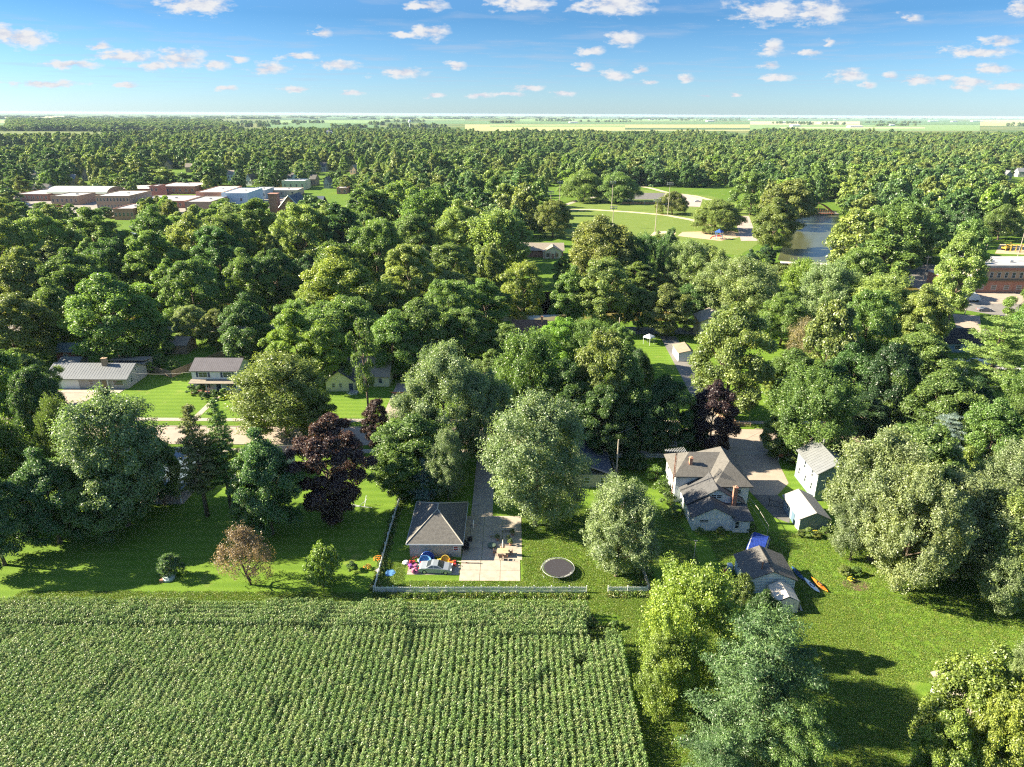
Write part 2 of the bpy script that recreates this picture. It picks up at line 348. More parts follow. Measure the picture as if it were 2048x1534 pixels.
# streets, drives
STREET = mat('street_concrete', (0.31, 0.255, 0.21), 0.9, 0.12, 0.5, 0.2, 30)
DARKST = mat('street_asphalt', (0.17, 0.16, 0.15), 0.95, 0.2, 0.5, 0.2, 30)
sheet('street', [(-220, 119), (220, 119), (220, 127), (-220, 127)], STREET, 0.012)
def kerb(x0, x1, y): MB().box(x0, y, 0.0, x1, y + 0.15, 0.12).build('kerb', CONC)['kind'] = 'structure'
kerb(-220, 40.5, 127.02); kerb(50, 220, 127.02); kerb(-220, 41.3, 118.83); kerb(51.5, 220, 118.83)
sw = bpy.data.objects.new('sidewalk', None); COL.objects.link(sw); sw['kind'] = 'structure'
me = MB().box(0, 0, 0, 1.48, 1.5, 0.06).mesh('paving_slab', CONC)
for i in range(150): obj('paving_slab', me, sw, (-120 + i * 1.5, 129.6, 0))
sw2 = bpy.data.objects.new('sidewalk', None); COL.objects.link(sw2); sw2['kind'] = 'structure'
for i in range(120): obj('paving_slab', me, sw2, (-90 + i * 1.5, 115.6, 0))
sheet('side_street', [(40.5, 126.9), (47, 126.9), (47.5, 190), (43, 190)], DARKST, 0.016)
dv = sheet('driveway', [(41.2, 119.2), (51.5, 119.2), (49.5, 112), (48.6, 105), (45.2, 101), (41.0, 101), (40.4, 108)], STREET, 0.020)
sheet('driveway', [(41.0, 100.98), (45.2, 100.98), (46.2, 97.5), (44.0, 92.4), (42.2, 94)], ASPH, 0.024)
sheet('back_street', [(-220, 192), (260, 192), (260, 199), (-220, 199)], DARKST, 0.012)
sheet('front_drive', [(-105, 127), (-97, 127), (-94, 146), (-105, 146)], STREET, 0.018)
sheet('front_path', [(-67.5, 131.1), (-66.2, 131.1), (-66.2, 143), (-67.5, 143)], CONC, 0.02)
sheet('side_drive', [(-27.5, 127), (-22.5, 127), (-22.5, 152), (-27.5, 152)], STREET, 0.018)
# right hand crossing near the brick building
sheet('cross_street', GP((1810, 600), (2048, 640), (2300, 650), (2300, 610), (2048, 606), (1900, 600), (1840, 520), (1800, 520)), DARKST, 0.014)
sheet('forecourt', GP((1900, 606), (2200, 610), (2200, 588), (1900, 584)), STREET, 0.018)
sheet('road', GP((1800, 548), (1880, 556), (1880, 530), (1800, 524)), ASPH, 0.02)
sheet('verge_drive', GP((1925, 700), (1965, 690), (1960, 632), (1905, 628)), STREET, 0.022)
# park
sheet('park_lawn', GP((1080, 470), (1140, 402), (1270, 378), (1420, 392), (1500, 415), (1530, 480), (1480, 510), (1300, 500), (1200, 480)), PARK, 0.03)
SAND = mat('infield_dirt', (0.48, 0.40, 0.26), 1, 0.12, 0.4)
def ribbon(name, uvs, w, m, z=0.05):
    pts = [Vector((*G(*p), 0)) for p in uvs]; L_, R_ = [], []
    for i, p in enumerate(pts):
        d = (pts[min(i+1, len(pts)-1)] - pts[max(i-1, 0)]).normalized(); n = Vector((-d.y, d.x, 0)) * w / 2
        L_.append(p + n); R_.append(p - n)
    mb = MB(); k = len(pts); mb.add([(p.x, p.y, z) for p in L_ + R_], [(i, k + i, k + i + 1, i + 1) for i in range(k - 1)])
    o = mb.build(name, m); o['kind'] = 'structure'; return o
ribbon('field_path', [(1120, 420), (1180, 419), (1260, 424), (1330, 430), (1385, 440), (1420, 452)], 5, SAND, 0.05)
ribbon('footpath', [(1130, 410), (1160, 400), (1200, 392)], 4, CONC, 0.054)
ribbon('footpath', [(1270, 371), (1300, 376), (1330, 384), (1390, 392), (1420, 400)], 5, SAND, 0.058)
sheet('court', GP((1255, 399), (1322, 399), (1330, 386), (1262, 386)), ASPH, 0.062)
sheet('parking_lot', GP((1322, 410), (1400, 414), (1405, 398), (1370, 389), (1330, 387)), mat('pale_asphalt', (0.33, 0.28, 0.25), 0.9, 0.15, 0.2), 0.062)
sheet('infield', GP((1296, 474), (1345, 476), (1352, 466), (1330, 462), (1308, 464)), SAND, 0.066)
sheet('playground_dirt', GP((1355, 472), (1440, 482), (1500, 470), (1460, 462), (1365, 464)), mat('dirt', (0.42, 0.31, 0.2), 1, 0.15, 0.4), 0.066)
sheet('park_road', GP((1468, 432), (1498, 432), (1516, 482), (1482, 482)), mat('gravel_road', (0.32, 0.27, 0.24), 1, 0.2, 0.3), 0.07)
WATER = mat('river_water', (0.07, 0.075, 0.035), 0.22, 0.2, 0.05, 0.35, 2.0, spec=0.35)
sheet('river', GP((1585, 423), (1672, 423), (1700, 470), (1712, 525), (1640, 530), (1555, 520), (1570, 480)), WATER, 0.09)
sheet('river', [(-200, 202), (-60, 204), (60, 206), (112, 232), (120, 300), (150, 302), (152, 228), (70, 226), (-200, 224)], mat('muddy_water', (0.16, 0.13, 0.035), 0.15, 0.2, 0.1, 0.25, 2), 0.085)
sheet('pasture', GP((-400, 318), (65, 321), (72, 292), (-400, 290)), PARK, 0.2)

FM = {'g': mat('crop_green', (0.075, 0.15, 0.045), 1, .12, .01), 'l': mat('crop_light_green', (0.14, 0.22, 0.07), 1, .12, .01), 't': mat('stubble_tan', (0.27, 0.27, 0.11), 1, .12, .01), 'd': mat('crop_dark_green', (0.045, 0.095, 0.035), 1, .12, .01), 'p': mat('pale_straw', (0.36, 0.34, 0.19), 1, .1, .01)}
FZ = 0.3
for (u0, u1, v0, v1, c) in [(-300,135,229.5,232,'d'),(-300,130,232,237,'p'),(-300,128,237,241,'g'),(-300,120,241,246,'t'),(-300,60,246,252,'g'),(540,760,236,240,'d'),(545,765,240.5,246,'l'),(530,760,246.5,256,'g'),(760,930,238,241,'l'),(850,1080,242,248,'g'),(640,1000,233.5,236,'g'),
        (930,1500,249,262,'t'),(1080,1500,244,248.5,'g'),(1040,1420,238,243,'l'),(1150,1500,234,237.5,'d'),(1500,1960,250,262,'l'),(1500,1720,243,249.5,'p'),(1725,1960,243,249.5,'g'),(1430,1900,237.5,242.5,'g'),(1700,2300,234.5,237.5,'l'),(1960,2350,240,252,'t'),(1250,1500,256,259.5,'d'),(1560,1850,255,257,'p'),(980,1250,251,254,'l')]:
    hv = lambda u_, v_: (u_, max(v_, 229.8 + (u_ - 1024) * 0.00524))
    u1 = min(u1, 2150); u0 = max(u0, -100)
    sheet('crop_field', [G(*hv(u0, v1)), G(*hv(u1, v1)), G(*hv(u1, v0)), G(*hv(u0, v0))], FM[c], FZ); FZ += 0.02
    continue
    sheet('crop_field', [G(u0, v1), G(u1, v1), G(u1, v0), G(u0, v0)], FM[c], FZ); FZ += 0.02
sheet('town_pavement', [(-400, 425), (-165, 425), (-165, 540), (-400, 560)], mat('town_paving', (0.22, 0.20, 0.18), 1, .2, .05), 0.05)

# ------------------------------------------------------------------ tree templates
def leaf_mesh(name, C_, Nn, L_, W_, shade, rng, m, droop=0.0):
    """rhombic leaf sprays at C_ facing Nn"""
    n = len(C_)
    Nn = Nn + rng.normal(0, 0.85, (n, 3)); Nn /= np.linalg.norm(Nn, axis=1)[:, None] + 1e-9
    T = rng.normal(0, 1, (n, 3)); T[:, 2] -= droop; T -= (T * Nn).sum(1)[:, None] * Nn; T /= np.linalg.norm(T, axis=1)[:, None] + 1e-9
    B = np.cross(Nn, T)
    Ls = (L_ * rng.uniform(0.6, 1.35, n))[:, None]; Ws = (W_ * rng.uniform(0.6, 1.35, n))[:, None]
    bend = Nn * Ls * 0.22
    V = np.empty((n, 4, 3)); V[:, 0] = C_ - T * Ls / 2 - bend; V[:, 1] = C_ + B * Ws / 2; V[:, 2] = C_ + T * Ls / 2 - bend; V[:, 3] = C_ - B * Ws / 2
    me = bpy.data.meshes.new(name); me.vertices.add(4 * n); me.vertices.foreach_set('co', V.reshape(-1).astype(np.float32))
    me.loops.add(4 * n); me.loops.foreach_set('vertex_index', np.arange(4 * n, dtype=np.int32))
    me.polygons.add(n); me.polygons.foreach_set('loop_start', np.arange(0, 4 * n, 4, dtype=np.int32))
    me.update(calc_edges=True)
    a = me.attributes.new('shade', 'FLOAT', 'FACE'); a.data.foreach_set('value', np.clip(shade, 0, 1).astype(np.float32))
    me.materials.append(m)
    EXT[0] = float(np.percentile(np.hypot(C_[:, 0], C_[:, 1]), 98.5)); EXT[1] = float(np.percentile(C_[:, 2], 99.7)); return me
EXT = [1, 1]

def unit(rng, n):
    v = rng.normal(0, 1, (n, 3)); return v / np.linalg.norm(v, axis=1)[:, None]

def broadleaf(seed, Rr=7.0, Hh=17.0, base=2.6, nl=26, n=16000, ls=0.62, prof='round', spiky=0.0, m=None, open_=0.0, lobe=0.34, trunk=0.36):
    """crown of boughs, each bough of smaller sprays, each spray of leaves"""
    rng = np.random.default_rng(seed); ch = Hh - base
    def rad(t):
        if prof == 'round': return np.sqrt(np.clip(1 - (2 * t - 0.9) ** 2 / 1.25, 0.02, 1))
        if prof == 'oval': return np.sqrt(np.clip(1 - (2 * t - 0.95) ** 2 / 1.1, 0.02, 1)) * 0.95
        if prof == 'cone': return np.clip(1.15 - t, 0.08, 1) * np.clip(t * 6 + 0.3, 0, 1)
        if prof == 'vase': return np.clip(0.45 + 0.75 * t, 0, 1) * np.sqrt(np.clip(1 - (np.maximum(t, .55) - .55) ** 2 / 0.22, 0.03, 1))
        if prof == 'dome': return np.sqrt(np.clip(1 - t ** 2.2, 0.02, 1))
    lobes = []
    gold = math.pi * (3 - math.sqrt(5)); ph = rng.uniform(0, 6.28)
    skew = [rng.uniform(0.72, 1.18) for _ in range(6)]
    for i in range(nl):
        t = (i + 0.5) / nl; t = t ** 0.85
        r = rad(t) * Rr; az = ph + gold * i + rng.normal(0, 0.25)
        k = skew[int(az / (2 * math.pi / 6)) % 6]
        lr = Rr * lobe * rng.uniform(0.72, 1.25) * (1 - 0.25 * t)
        rr = max(0.0, r * k - lr * 0.75) * rng.uniform(0.72, 1.08)
        lobes.append((rr * math.cos(az), rr * math.sin(az), base + ch * t * 0.93 + rng.normal(0, 0.045 * ch), lr))
    lobes.append((0, 0, base + ch * 0.55, Rr * 0.45)); lobes.append((0, 0, base + ch * 0.86, Rr * 0.3))
    lobes = np.array(lobes)
    # sprays on each bough
    SP = []; SH = []; DIR = []
    for (x, y, z, r) in lobes:
        k = int(11 + 9 * r / (Rr * 0.3)); u = unit(rng, k); u[:, 2] = np.where(u[:, 2] < -0.35, -u[:, 2], u[:, 2])
        out = np.array([x, y, (z - base - ch * 0.35) * 0.7]); out = out / (np.linalg.norm(out) + 1e-6)
        u = u + out * 0.45; u /= np.linalg.norm(u, axis=1)[:, None]
        c = np.array([x, y, z]) + u * r * rng.uniform(0.7, 1.05, (k, 1)) * np.array([1, 1, 0.8])
        c[:, 2] = np.maximum(c[:, 2], 0.8)
        SP.append(c); DIR.append(u); SH.append(np.full(k, rng.normal(0, 0.10)) + rng.normal(0, 0.08, k))
    SP = np.vstack(SP); DIR = np.vstack(DIR); SH = np.concatenate(SH); ns = len(SP)
    idx = rng.integers(0, ns, n); u = unit(rng, n)
    sr = Rr * 0.115 * rng.uniform(0.6, 1.45, ns)
    up = DIR[idx] * 0.8 + np.array([0, 0, 0.6]); up /= np.linalg.norm(up, axis=1)[:, None]
    loc = u * (sr[idx] * rng.uniform(0.35, 1.0, n) ** 0.5)[:, None]
    if spiky:
        al = rng.uniform(-0.3, 1, n) ** 1 * sr[idx] * spiky; loc = loc * (1 - 0.45 * np.clip(al / (sr[idx] * spiky + 1e-6), 0, 1))[:, None] + up * al[:, None]
    C_ = SP[idx] + loc
    if open_:
        keep = rng.uniform(0, 1, ns) > open_; C_ = C_[keep[idx]]; u = u[keep[idx]]; idx = idx[keep[idx]]
    Nn = u * 0.6 + DIR[idx] * 0.7 + np.array([0, 0, 0.45])
    sh = 0.5 + SH[idx] + rng.normal(0, 0.20, len(idx))
    me = leaf_mesh('crown', C_, Nn, ls, ls * 0.62, sh, rng, m or LEAF)
    tb = MB(); lean = rng.normal(0, 0.35, 2)
    top = (lean[0], lean[1], base + ch * 0.55)
    tb.tube([(0, 0, -0.3), (0.02, 0, 0.5), (lean[0]*.3, lean[1]*.3, base), (lean[0]*.7, lean[1]*.7, base + ch*.3), top], [trunk*1.5, trunk, trunk*.8, trunk*.55, trunk*.25], 8)
    for i in rng.permutation(len(lobes) - 2)[:13]:
        x, y, z, r = lobes[i]; f = rng.uniform(0.1, 0.5); s0 = Vector((lean[0]*f, lean[1]*f, base + ch * min(0.5, max(0, (z - base) / ch - 0.28))))
        e = Vector((x, y, z)); mid = s0.lerp(e, 0.5) + Vector((0, 0, -0.3)); tb.tube([s0, mid, e, e + (e - mid) * 0.45], [trunk*.42, trunk*.28, trunk*.15, 0.03], 5, False)
    return me, tb.mesh('trunk', BARK, True), EXT[0], EXT[1]

def conifer(seed, Rr=4.0, Hh=20.0, base=3.0, whorls=20, n=14000, ls=0.5, open_=0.25, irregular=0.25, blunt=0.0, m=None, trunk=0.3, droop=0.25, clump=0.35):
    rng = np.random.default_rng(seed); tb = MB(); tb.tube([(0,0,-0.3),(0,0,Hh*.5),(0,0,Hh*.97)], [trunk*1.2, trunk*.7, 0.05], 8)
    P_, D_, S_ = [], [], []
    for i in range(whorls):
        t = (i + 0.3) / whorls; z = base + (Hh - base) * t
        r = Rr * ((1 - t) ** (0.8 - 0.45 * blunt) * (1 - blunt * 0.25) + 0.06) * min(1, 0.55 + t * 2.2)
        nb = 7 + int(rng.integers(0, 3)); ph = rng.uniform(0, 6.28)
        for j in range(nb):
            if rng.uniform() < open_ * 0.6: continue
            a = ph + j * 6.283 / nb + rng.normal(0, 0.15); L_ = r * rng.uniform(1 - irregular * 1.4, 1 + irregular * 0.6)
            rise = rng.uniform(0.0, 0.28) - droop * (1 - t)
            tip = np.array([math.cos(a) * L_, math.sin(a) * L_, z + L_ * rise + L_ * 0.12])
            tb.tube([(0, 0, z - 0.25), tuple(np.array([0, 0, z - 0.25]) * 0.5 + tip * 0.5 + np.array([0, 0, -0.1])), tuple(tip)], [trunk * .25 * (1 - t) + 0.03, 0.05, 0.02], 4, False)
            ks = max(3, int(L_ * 2.6)); sb = rng.normal(0, 0.1)
            for q in range(ks):
                f = 0.25 + 0.8 * (q + rng.uniform()) / ks; c = np.array([0, 0, z]) * (1 - f) + tip * f
                w = (1.15 - f) * L_ * 0.38
                side = np.array([-math.sin(a), math.cos(a), 0]) * rng.uniform(-1, 1) * w
                P_.append(c + side + np.array([0, 0, 0.12])); D_.append([math.cos(a) * .5, math.sin(a) * .5, 1.0]); S_.append(sb + rng.normal(0, 0.1))
    P_ = np.array(P_); D_ = np.array(D_); S_ = np.array(S_); k = len(P_)
    idx = rng.integers(0, k, n); u = unit(rng, n) * np.array([1, 1, 0.5])
    C_ = P_[idx] + u * clump * rng.uniform(0.3, 1.3, n)[:, None]
    me = leaf_mesh('crown', C_, D_[idx] + u * 0.5, ls, ls * 0.26, 0.5 + S_[idx] + rng.normal(0, 0.15, n), rng, m or NEEDLE)
    return me, tb.mesh('trunk', BARK, True), EXT[0], EXT[1]

T = {}
for k, s in enumerate((3, 14, 25)): T['round%d' % k] = broadleaf(s, n=62000, ls=0.34, nl=60, lobe=0.23)
for k, s in enumerate((37, 48)): T['oval%d' % k] = broadleaf(s, Rr=6.0, Hh=19, nl=60, n=60000, ls=0.34, prof='oval', lobe=0.23)
for k, s in enumerate((51, 62)): T['silver%d' % k] = broadleaf(s, Rr=7.2, Hh=19, nl=56, n=80000, ls=0.28, prof='oval', spiky=2.0, m=SILVER, lobe=0.23)
for k, s in enumerate((71, 82)): T['spiky%d' % k] = broadleaf(s, Rr=7.0, Hh=17, nl=50, n=66000, ls=0.31, prof='round', spiky=2.4, lobe=0.24)
T['dome0'] = broadleaf(91, Rr=7.5, Hh=12, base=1.5, nl=44, n=60000, ls=0.32, prof='dome', lobe=0.26)
T['vase0'] = broadleaf(95, Rr=7.0, Hh=18, base=5.0, nl=36, n=26000, ls=0.44, prof='vase', open_=0.2)
T['thin0'] = broadleaf(99, Rr=5.0, Hh=19, base=8.0, nl=14, n=10000, ls=0.4, prof='vase', open_=0.3, trunk=0.4)
T['small0'] = broadleaf(103, Rr=3.0, Hh=5.5, base=0.9, nl=20, n=11000, ls=0.24, prof='round', trunk=0.13, spiky=1.5)
T['small1'] = broadleaf(105, Rr=3.4, Hh=6.0, base=1.2, nl=24, n=12000, ls=0.15, prof='dome', trunk=0.2, spiky=1.7, open_=0.1)
T['bush0'] = broadleaf(107, Rr=1.5, Hh=1.9, base=0.15, nl=12, n=3200, ls=0.17, prof='dome', trunk=0.05)
T['pine0'] = conifer(111, Rr=4.0, Hh=20, base=5, n=17000, open_=0.35, ls=0.42, clump=0.4)
T['pine1'] = conifer(113, Rr=7.5, Hh=19, base=3, whorls=13, n=30000, blunt=0.8, open_=0.2, irregular=0.35, ls=0.42, clump=0.6)
T['pine2'] = conifer(115, Rr=7.0, Hh=17, base=0.8, whorls=15, n=84000, blunt=0.9, open_=0.05, irregular=0.4, ls=0.28, clump=0.7, droop=0.1)
T['spruce0'] = conifer(117, Rr=3.6, Hh=13, base=0.6, whorls=19, n=14000, open_=0.05, irregular=0.12, ls=0.3, clump=0.4)
# lighter ones for the middle distance
for k, s in enumerate((121, 132, 143)): T['mid%d' % k] = broadleaf(s, nl=48, n=26000, ls=0.55, lobe=0.24)
for k, s in enumerate((151, 162)): T['midoval%d' % k] = broadleaf(s, Rr=6, Hh=19, nl=50, n=26000, ls=0.53, prof='oval', lobe=0.24)
T['midspiky0'] = broadleaf(171, nl=40, n=28000, ls=0.50, prof='oval', spiky=1.9, lobe=0.25)
T['midspruce0'] = conifer(175, Rr=3.4, Hh=15, base=0.6, whorls=15, n=6000, open_=0.05, irregular=0.12, ls=0.6, clump=0.5)

PAL = {'mid': (0.125, 0.205, 0.050), 'dark': (0.070, 0.140, 0.040), 'deep': (0.045, 0.100, 0.035), 'light': (0.185, 0.255, 0.070), 'yellow': (0.205, 0.275, 0.055),
       'olive': (0.150, 0.195, 0.055), 'silver': (0.175, 0.26, 0.095), 'bluegreen': (0.090, 0.165, 0.062), 'purple': (0.060, 0.034, 0.040), 'brown': (0.24, 0.18, 0.13),
       'bright': (0.165, 0.27, 0.045), 'blue': (0.17, 0.26, 0.23), 'gold': (0.33, 0.29, 0.07), 'tanred': (0.23, 0.20, 0.12)}
WORD = {'mid': 'green', 'dark': 'dark green', 'deep': 'very dark green', 'light': 'light green', 'yellow': 'yellow-green', 'olive': 'olive green', 'silver': 'silvery green',
        'bluegreen': 'blue-green', 'purple': 'dark purple', 'brown': 'reddish brown', 'bright': 'bright green', 'blue': 'pale blue', 'gold': 'golden', 'tanred': 'brownish'}
TREES = []            # (empty, x, y, half width, colour key, template, given label)
_rt = random.Random(5)
def height_for(x, y, vt):
    lo, hi = 0.5, 45
    for _ in range(30):
        m_ = (lo + hi) / 2
        if P(x, y, m_)[1] > vt: lo = m_
        else: hi = m_
    return lo
def tree_at(x, y, w, h, kind, ck, label=None, name=None):
    me, tr, Rr, Hh = T[kind]; sx = w / (2 * Rr); sz = h / Hh
    nm = name or ('pine_tree' if 'pine' in kind else 'spruce_tree' if 'spruce' in kind else 'shrub' if 'bush' in kind else 'broadleaf_tree')
    e = thing(nm, '', 'shrub' if 'bush' in kind else 'tree', (x, y, 0), _rt.uniform(0, 6.28))
    a = _rt.uniform(0.94, 1.07)
    t = obj('trunk', tr, e, sc=(sx * a, sx / a, sz)); c = obj('crown', me, e, sc=(sx * a, sx / a, sz))
    j = [_rt.uniform(0.88, 1.14) for _ in range(3)]; b = _rt.uniform(0.9, 1.12)
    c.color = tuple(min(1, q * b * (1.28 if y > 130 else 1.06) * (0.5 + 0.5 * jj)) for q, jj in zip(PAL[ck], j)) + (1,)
    TREES.append((e, x, y, w / 2, ck, kind, label, h)); return e
def tree(uc, wpx, vt, vb, kind, ck, label=None, name=None, hmax=27):
    x, y = G(uc, vb); s = P(x, y, 8)[2]; w = wpx / s; h = height_for(x, y, vt); h = min(h, hmax)
    return tree_at(x, y, w, h, kind, ck, label, name)

# ------------------------------------------------------------------ trees placed one by one: u centre, width, top v, foot v, template, colour
HERO = [
 # near row, left
 (20,150,690,905,'round0','mid'), (105,110,735,930,'round1','dark'), (15,170,835,1040,'spiky0','mid'), (150,100,800,1000,'spiky1','mid'),
 (255,225,792,1050,'silver0','silver'), (120,150,905,1085,'round2','bluegreen'), (10,150,960,1130,'round1','bluegreen'), (225,150,930,1075,'round0','mid'), (330,90,880,1010,'round1','mid'),
 (415,95,812,1032,'pine0','olive','tall thin pine with bare lower trunk right of the blue metal porch'), (462,80,800,1015,'pine0','mid','second thin pine standing just behind the tallest pine'),
 (545,150,865,1068,'round2','bluegreen'), (505,90,940,1075,'oval0','mid'), (670,155,832,1045,'oval0','purple','huge dark purple maple beside the shaded back lawn'), (757,60,800,905,'oval1','purple','small purple-leaved tree standing by the street'),
 (502,118,1050,1170,'small1','brown','small reddish brown ornamental tree at the lawn edge'), (648,86,1092,1174,'small0','bright','small bright green young tree alone on the lawn'),
 (342,55,1108,1152,'small0','bluegreen','little shaded sapling left of the reddish brown tree'),
 # near row, centre
 (835,175,830,975,'round0','mid'), (800,130,880,990,'oval0','mid'), (893,180,690,925,'silver1','silver'), (840,110,765,935,'silver0','silver'), (970,120,745,930,'silver0','silver'), (897,92,862,1000,'silver1','silver','narrow silvery maple directly behind the hip roofed garage'),
 (848,62,918,1000,'spruce0','blue','small bluish spruce behind the hip roofed garage'),
 (1070,218,795,1050,'silver1','silver','big silvery maple standing right of the concrete patio'), (1232,158,962,1152,'silver0','silver','medium silvery maple behind the right end of the picket fence'),
 (1060,150,665,880,'spiky0','mid'), (1200,150,670,890,'round1','olive'), (1240,110,690,900,'round2','mid'), (1195,120,770,920,'oval1','dark'), (1130,110,720,900,'oval0','dark'),
 (1322,125,755,905,'round0','dark'), (1275,110,790,915,'round1','dark'), (1418,105,765,905,'round0','purple','dark purple maple beside the side street corner'),
 (1385,60,820,905,'oval0','deep'), (1610,195,745,925,'spiky1','mid','broad spiky-leaved green maple on the corner of the driveway'), (1560,90,830,915,'round0','mid'),
 (1450,160,612,832,'round0','olive','big olive green tree leaning over the brown roadside wall'),
 # near row, right
 (1740,195,868,1120,'silver0','light'), (1700,110,950,1120,'silver1','silver'), (1795,185,935,1180,'silver1','light','large silvery maple with a wooden tree stand on its trunk'), (1830,150,860,1075,'oval0','mid'),
 (1905,200,955,1160,'silver0','light'), (1985,170,890,1100,'silver1','silver'), (2030,190,1000,1215,'spiky0','light'), (1995,130,1080,1225,'silver0','light'), (2075,130,830,1060,'round1','mid'),
 (1875,90,830,945,'pine1','blue','pale blue spruce among the trees at the right'), (1890,120,895,1040,'round2','yellow'), (1785,130,850,1000,'round1','mid'), (1960,130,800,960,'round0','mid'), (2030,120,730,900,'spiky1','mid'),
 # bottom right
 (1365,215,1140,1395,'spiky1','yellow','yellow-green tree between the grass track and the white shed'), (1320,120,1260,1440,'spiky0','yellow'), (1512,84,1185,1308,'round0','dark','small dark tree directly in front of the white shed'),
 (1480,60,1150,1215,'small0','olive'),
 (1490,250,1240,1570,'pine2','bluegreen','big bushy blue-green pine at the bottom of the frame'), (1420,130,1470,1640,'pine2','bluegreen'), (1560,150,1400,1640,'pine2','mid'),
 (1900,190,1300,1560,'round2','yellow'), (2010,170,1330,1600,'round0','yellow'), (1960,150,1400,1640,'round1','yellow'), (2045,100,1240,1430,'silver1','light'), (1850,120,1430,1640,'oval0','yellow'), (2080,120,1400,1600,'round1','yellow'),
 # between the two streets, left
 (45,150,590,735,'round1','olive'), (245,185,550,722,'round0','mid','big rounded tree behind the long ranch house'), (130,110,560,700,'round2','mid'), (387,78,612,690,'round1','silver','small pale tree at the corner of the fenced garden'),
 (437,60,620,700,'oval1','olive'), (503,118,592,735,'round2','dark','round dark green tree behind the white two-storey house'), (600,120,622,765,'oval0','bright'), (655,110,640,775,'round0','bright'), (575,200,712,872,'spiky0','light','wide light green maple in front of the white two-storey house'),
 (742,60,640,880,'thin0','mid','slender forked tree in front of the cream gabled house'), (690,180,600,730,'round1','mid'), (700,90,592,690,'silver0','silver'), (790,120,620,755,'round2','mid'), (850,140,600,745,'round0','mid'), (930,110,620,740,'oval1','mid'), (900,120,560,690,'round1','mid'),
 (640,80,790,880,'round0','mid'), (300,90,640,715,'dome0','mid'), (980,70,700,800,'oval0','mid'),
 (1010,80,650,745,'oval1','mid'), (1120,100,640,745,'round1','bright'), (1180,110,640,755,'spiky1','mid'), (1270,80,700,800,'dome0','deep'), (1235,70,650,735,'round1','mid'), (1250,90,690,780,'round2','dark'),
 (70,110,700,820,'round2','mid'),
 # between the two streets, right
 (1602,90,635,735,'small1','tanred','thin brownish half-bare tree behind the big corner maple'), (1580,110,700,800,'round0','mid'), (1540,50,735,800,'oval1','yellow'), (1660,90,620,760,'oval0','bright'), (1720,120,580,740,'round1','mid'), (1690,120,690,830,'round2','dark'), (1760,120,690,850,'round0','deep'),
 (1825,135,655,790,'round2','mid'), (1780,110,730,860,'dome0','mid'), (1865,155,745,885,'round0','mid'), (1965,165,640,800,'pine1','mid','broad layered pine in front of the dark roofed house'), (1930,110,760,880,'round2','deep'), (2050,130,610,740,'round1','mid'), (2045,120,790,920,'round0','mid'), (1720,90,790,885,'oval1','deep'),
 # across the back street and river
 (690,175,500,672,'round2','yellow','broad yellow-green tree, the brightest crown left of centre'), (640,90,560,660,'round1','yellow'), (825,110,490,640,'oval1','light'), (780,90,560,655,'round0','mid'), (1045,95,525,655,'round1','yellow'), (1205,115,520,665,'oval1','olive'), (1138,90,535,660,'round2','mid'),
 (1330,100,570,672,'round0','olive'), (1275,70,575,660,'round1','mid'), (1470,165,515,655,'silver1','light'), (1385,100,560,650,'round2','dark'), (1590,95,520,640,'spiky0','bright'), (1640,130,525,670,'silver0','silver'), (1560,110,590,690,'round1','mid'), (1745,150,550,690,'spiky1','light'), (1830,120,570,710,'round2','light'), (1700,110,500,625,'round1','mid'),
 (400,125,520,660,'round1','mid'), (505,105,500,640,'round2','mid'), (330,130,465,620,'oval0','mid'), (450,110,455,600,'oval1','dark'), (560,115,500,625,'round0','dark'), (600,90,600,690,'round1','mid'), (60,150,500,655,'round2','olive'), (165,130,500,650,'round0','mid'), (240,110,480,620,'round1','dark'), (970,110,560,670,'oval0','mid'), (900,100,490,620,'oval1','mid'), (20,110,440,580,'round1','light'),
 (1000,130,372,565,'midspiky0','light','tall spreading tree rising above its neighbours near the ball field'), (1105,78,402,475,'round1','olive','rounded tree beside the near end of the ball field'), (1543,100,396,503,'round2','olive','tall tree with pale trunk at the river bank'), (1430,118,400,462,'dome0','olive','broad dark tree standing above the playground'), (1344,66,383,428,'dome0','olive','lone small tree on the ball field lawn'),
 (1168,110,342,402,'dome0','mid','large spreading tree left of the court'), (1235,100,345,405,'dome0','mid','large spreading tree touching the court'), (1896,100,450,640,'oval1','light','tall narrow tree left of the brick building'),
 (1200,150,430,585,'round0','olive'), (1290,90,470,590,'spiky1','dark'), (1370,105,480,595,'silver1','light'), (1420,90,500,600,'round1','light'), (690,105,390,545,'midoval0','dark'), (205,125,393,560,'oval0','mid'), (322,120,395,555,'round2','mid'), (105,115,418,570,'round0','light'), (520,110,388,530,'oval0','mid'), (615,120,405,545,'round1','light'),
 (740,90,345,475,'midoval1','mid'), (800,110,345,470,'mid1','light'), (855,110,370,500,'midspiky0','mid'), (920,110,400,530,'round2','light'), (1040,70,330,420,'midspruce0','dark'), (460,110,430,570,'round1','mid'), (395,110,430,570,'round0','light'), (760,110,440,590,'round1','mid'), (830,110,430,560,'oval1','mid'),
 (1700,130,420,560,'mid0','light'), (1790,130,400,540,'midspiky0','mid'), (1500,90,345,430,'mid1','mid'), (1570,120,360,455,'mid2','olive'), (1750,120,460,590,'midoval0','mid'), (1840,110,430,520,'mid2','mid'), (2060,110,560,690,'round2','mid'), (1995,90,410,480,'dome0','mid'),
]
for h in HERO: tree(*h[:6], label=h[6] if len(h) > 6 else None)
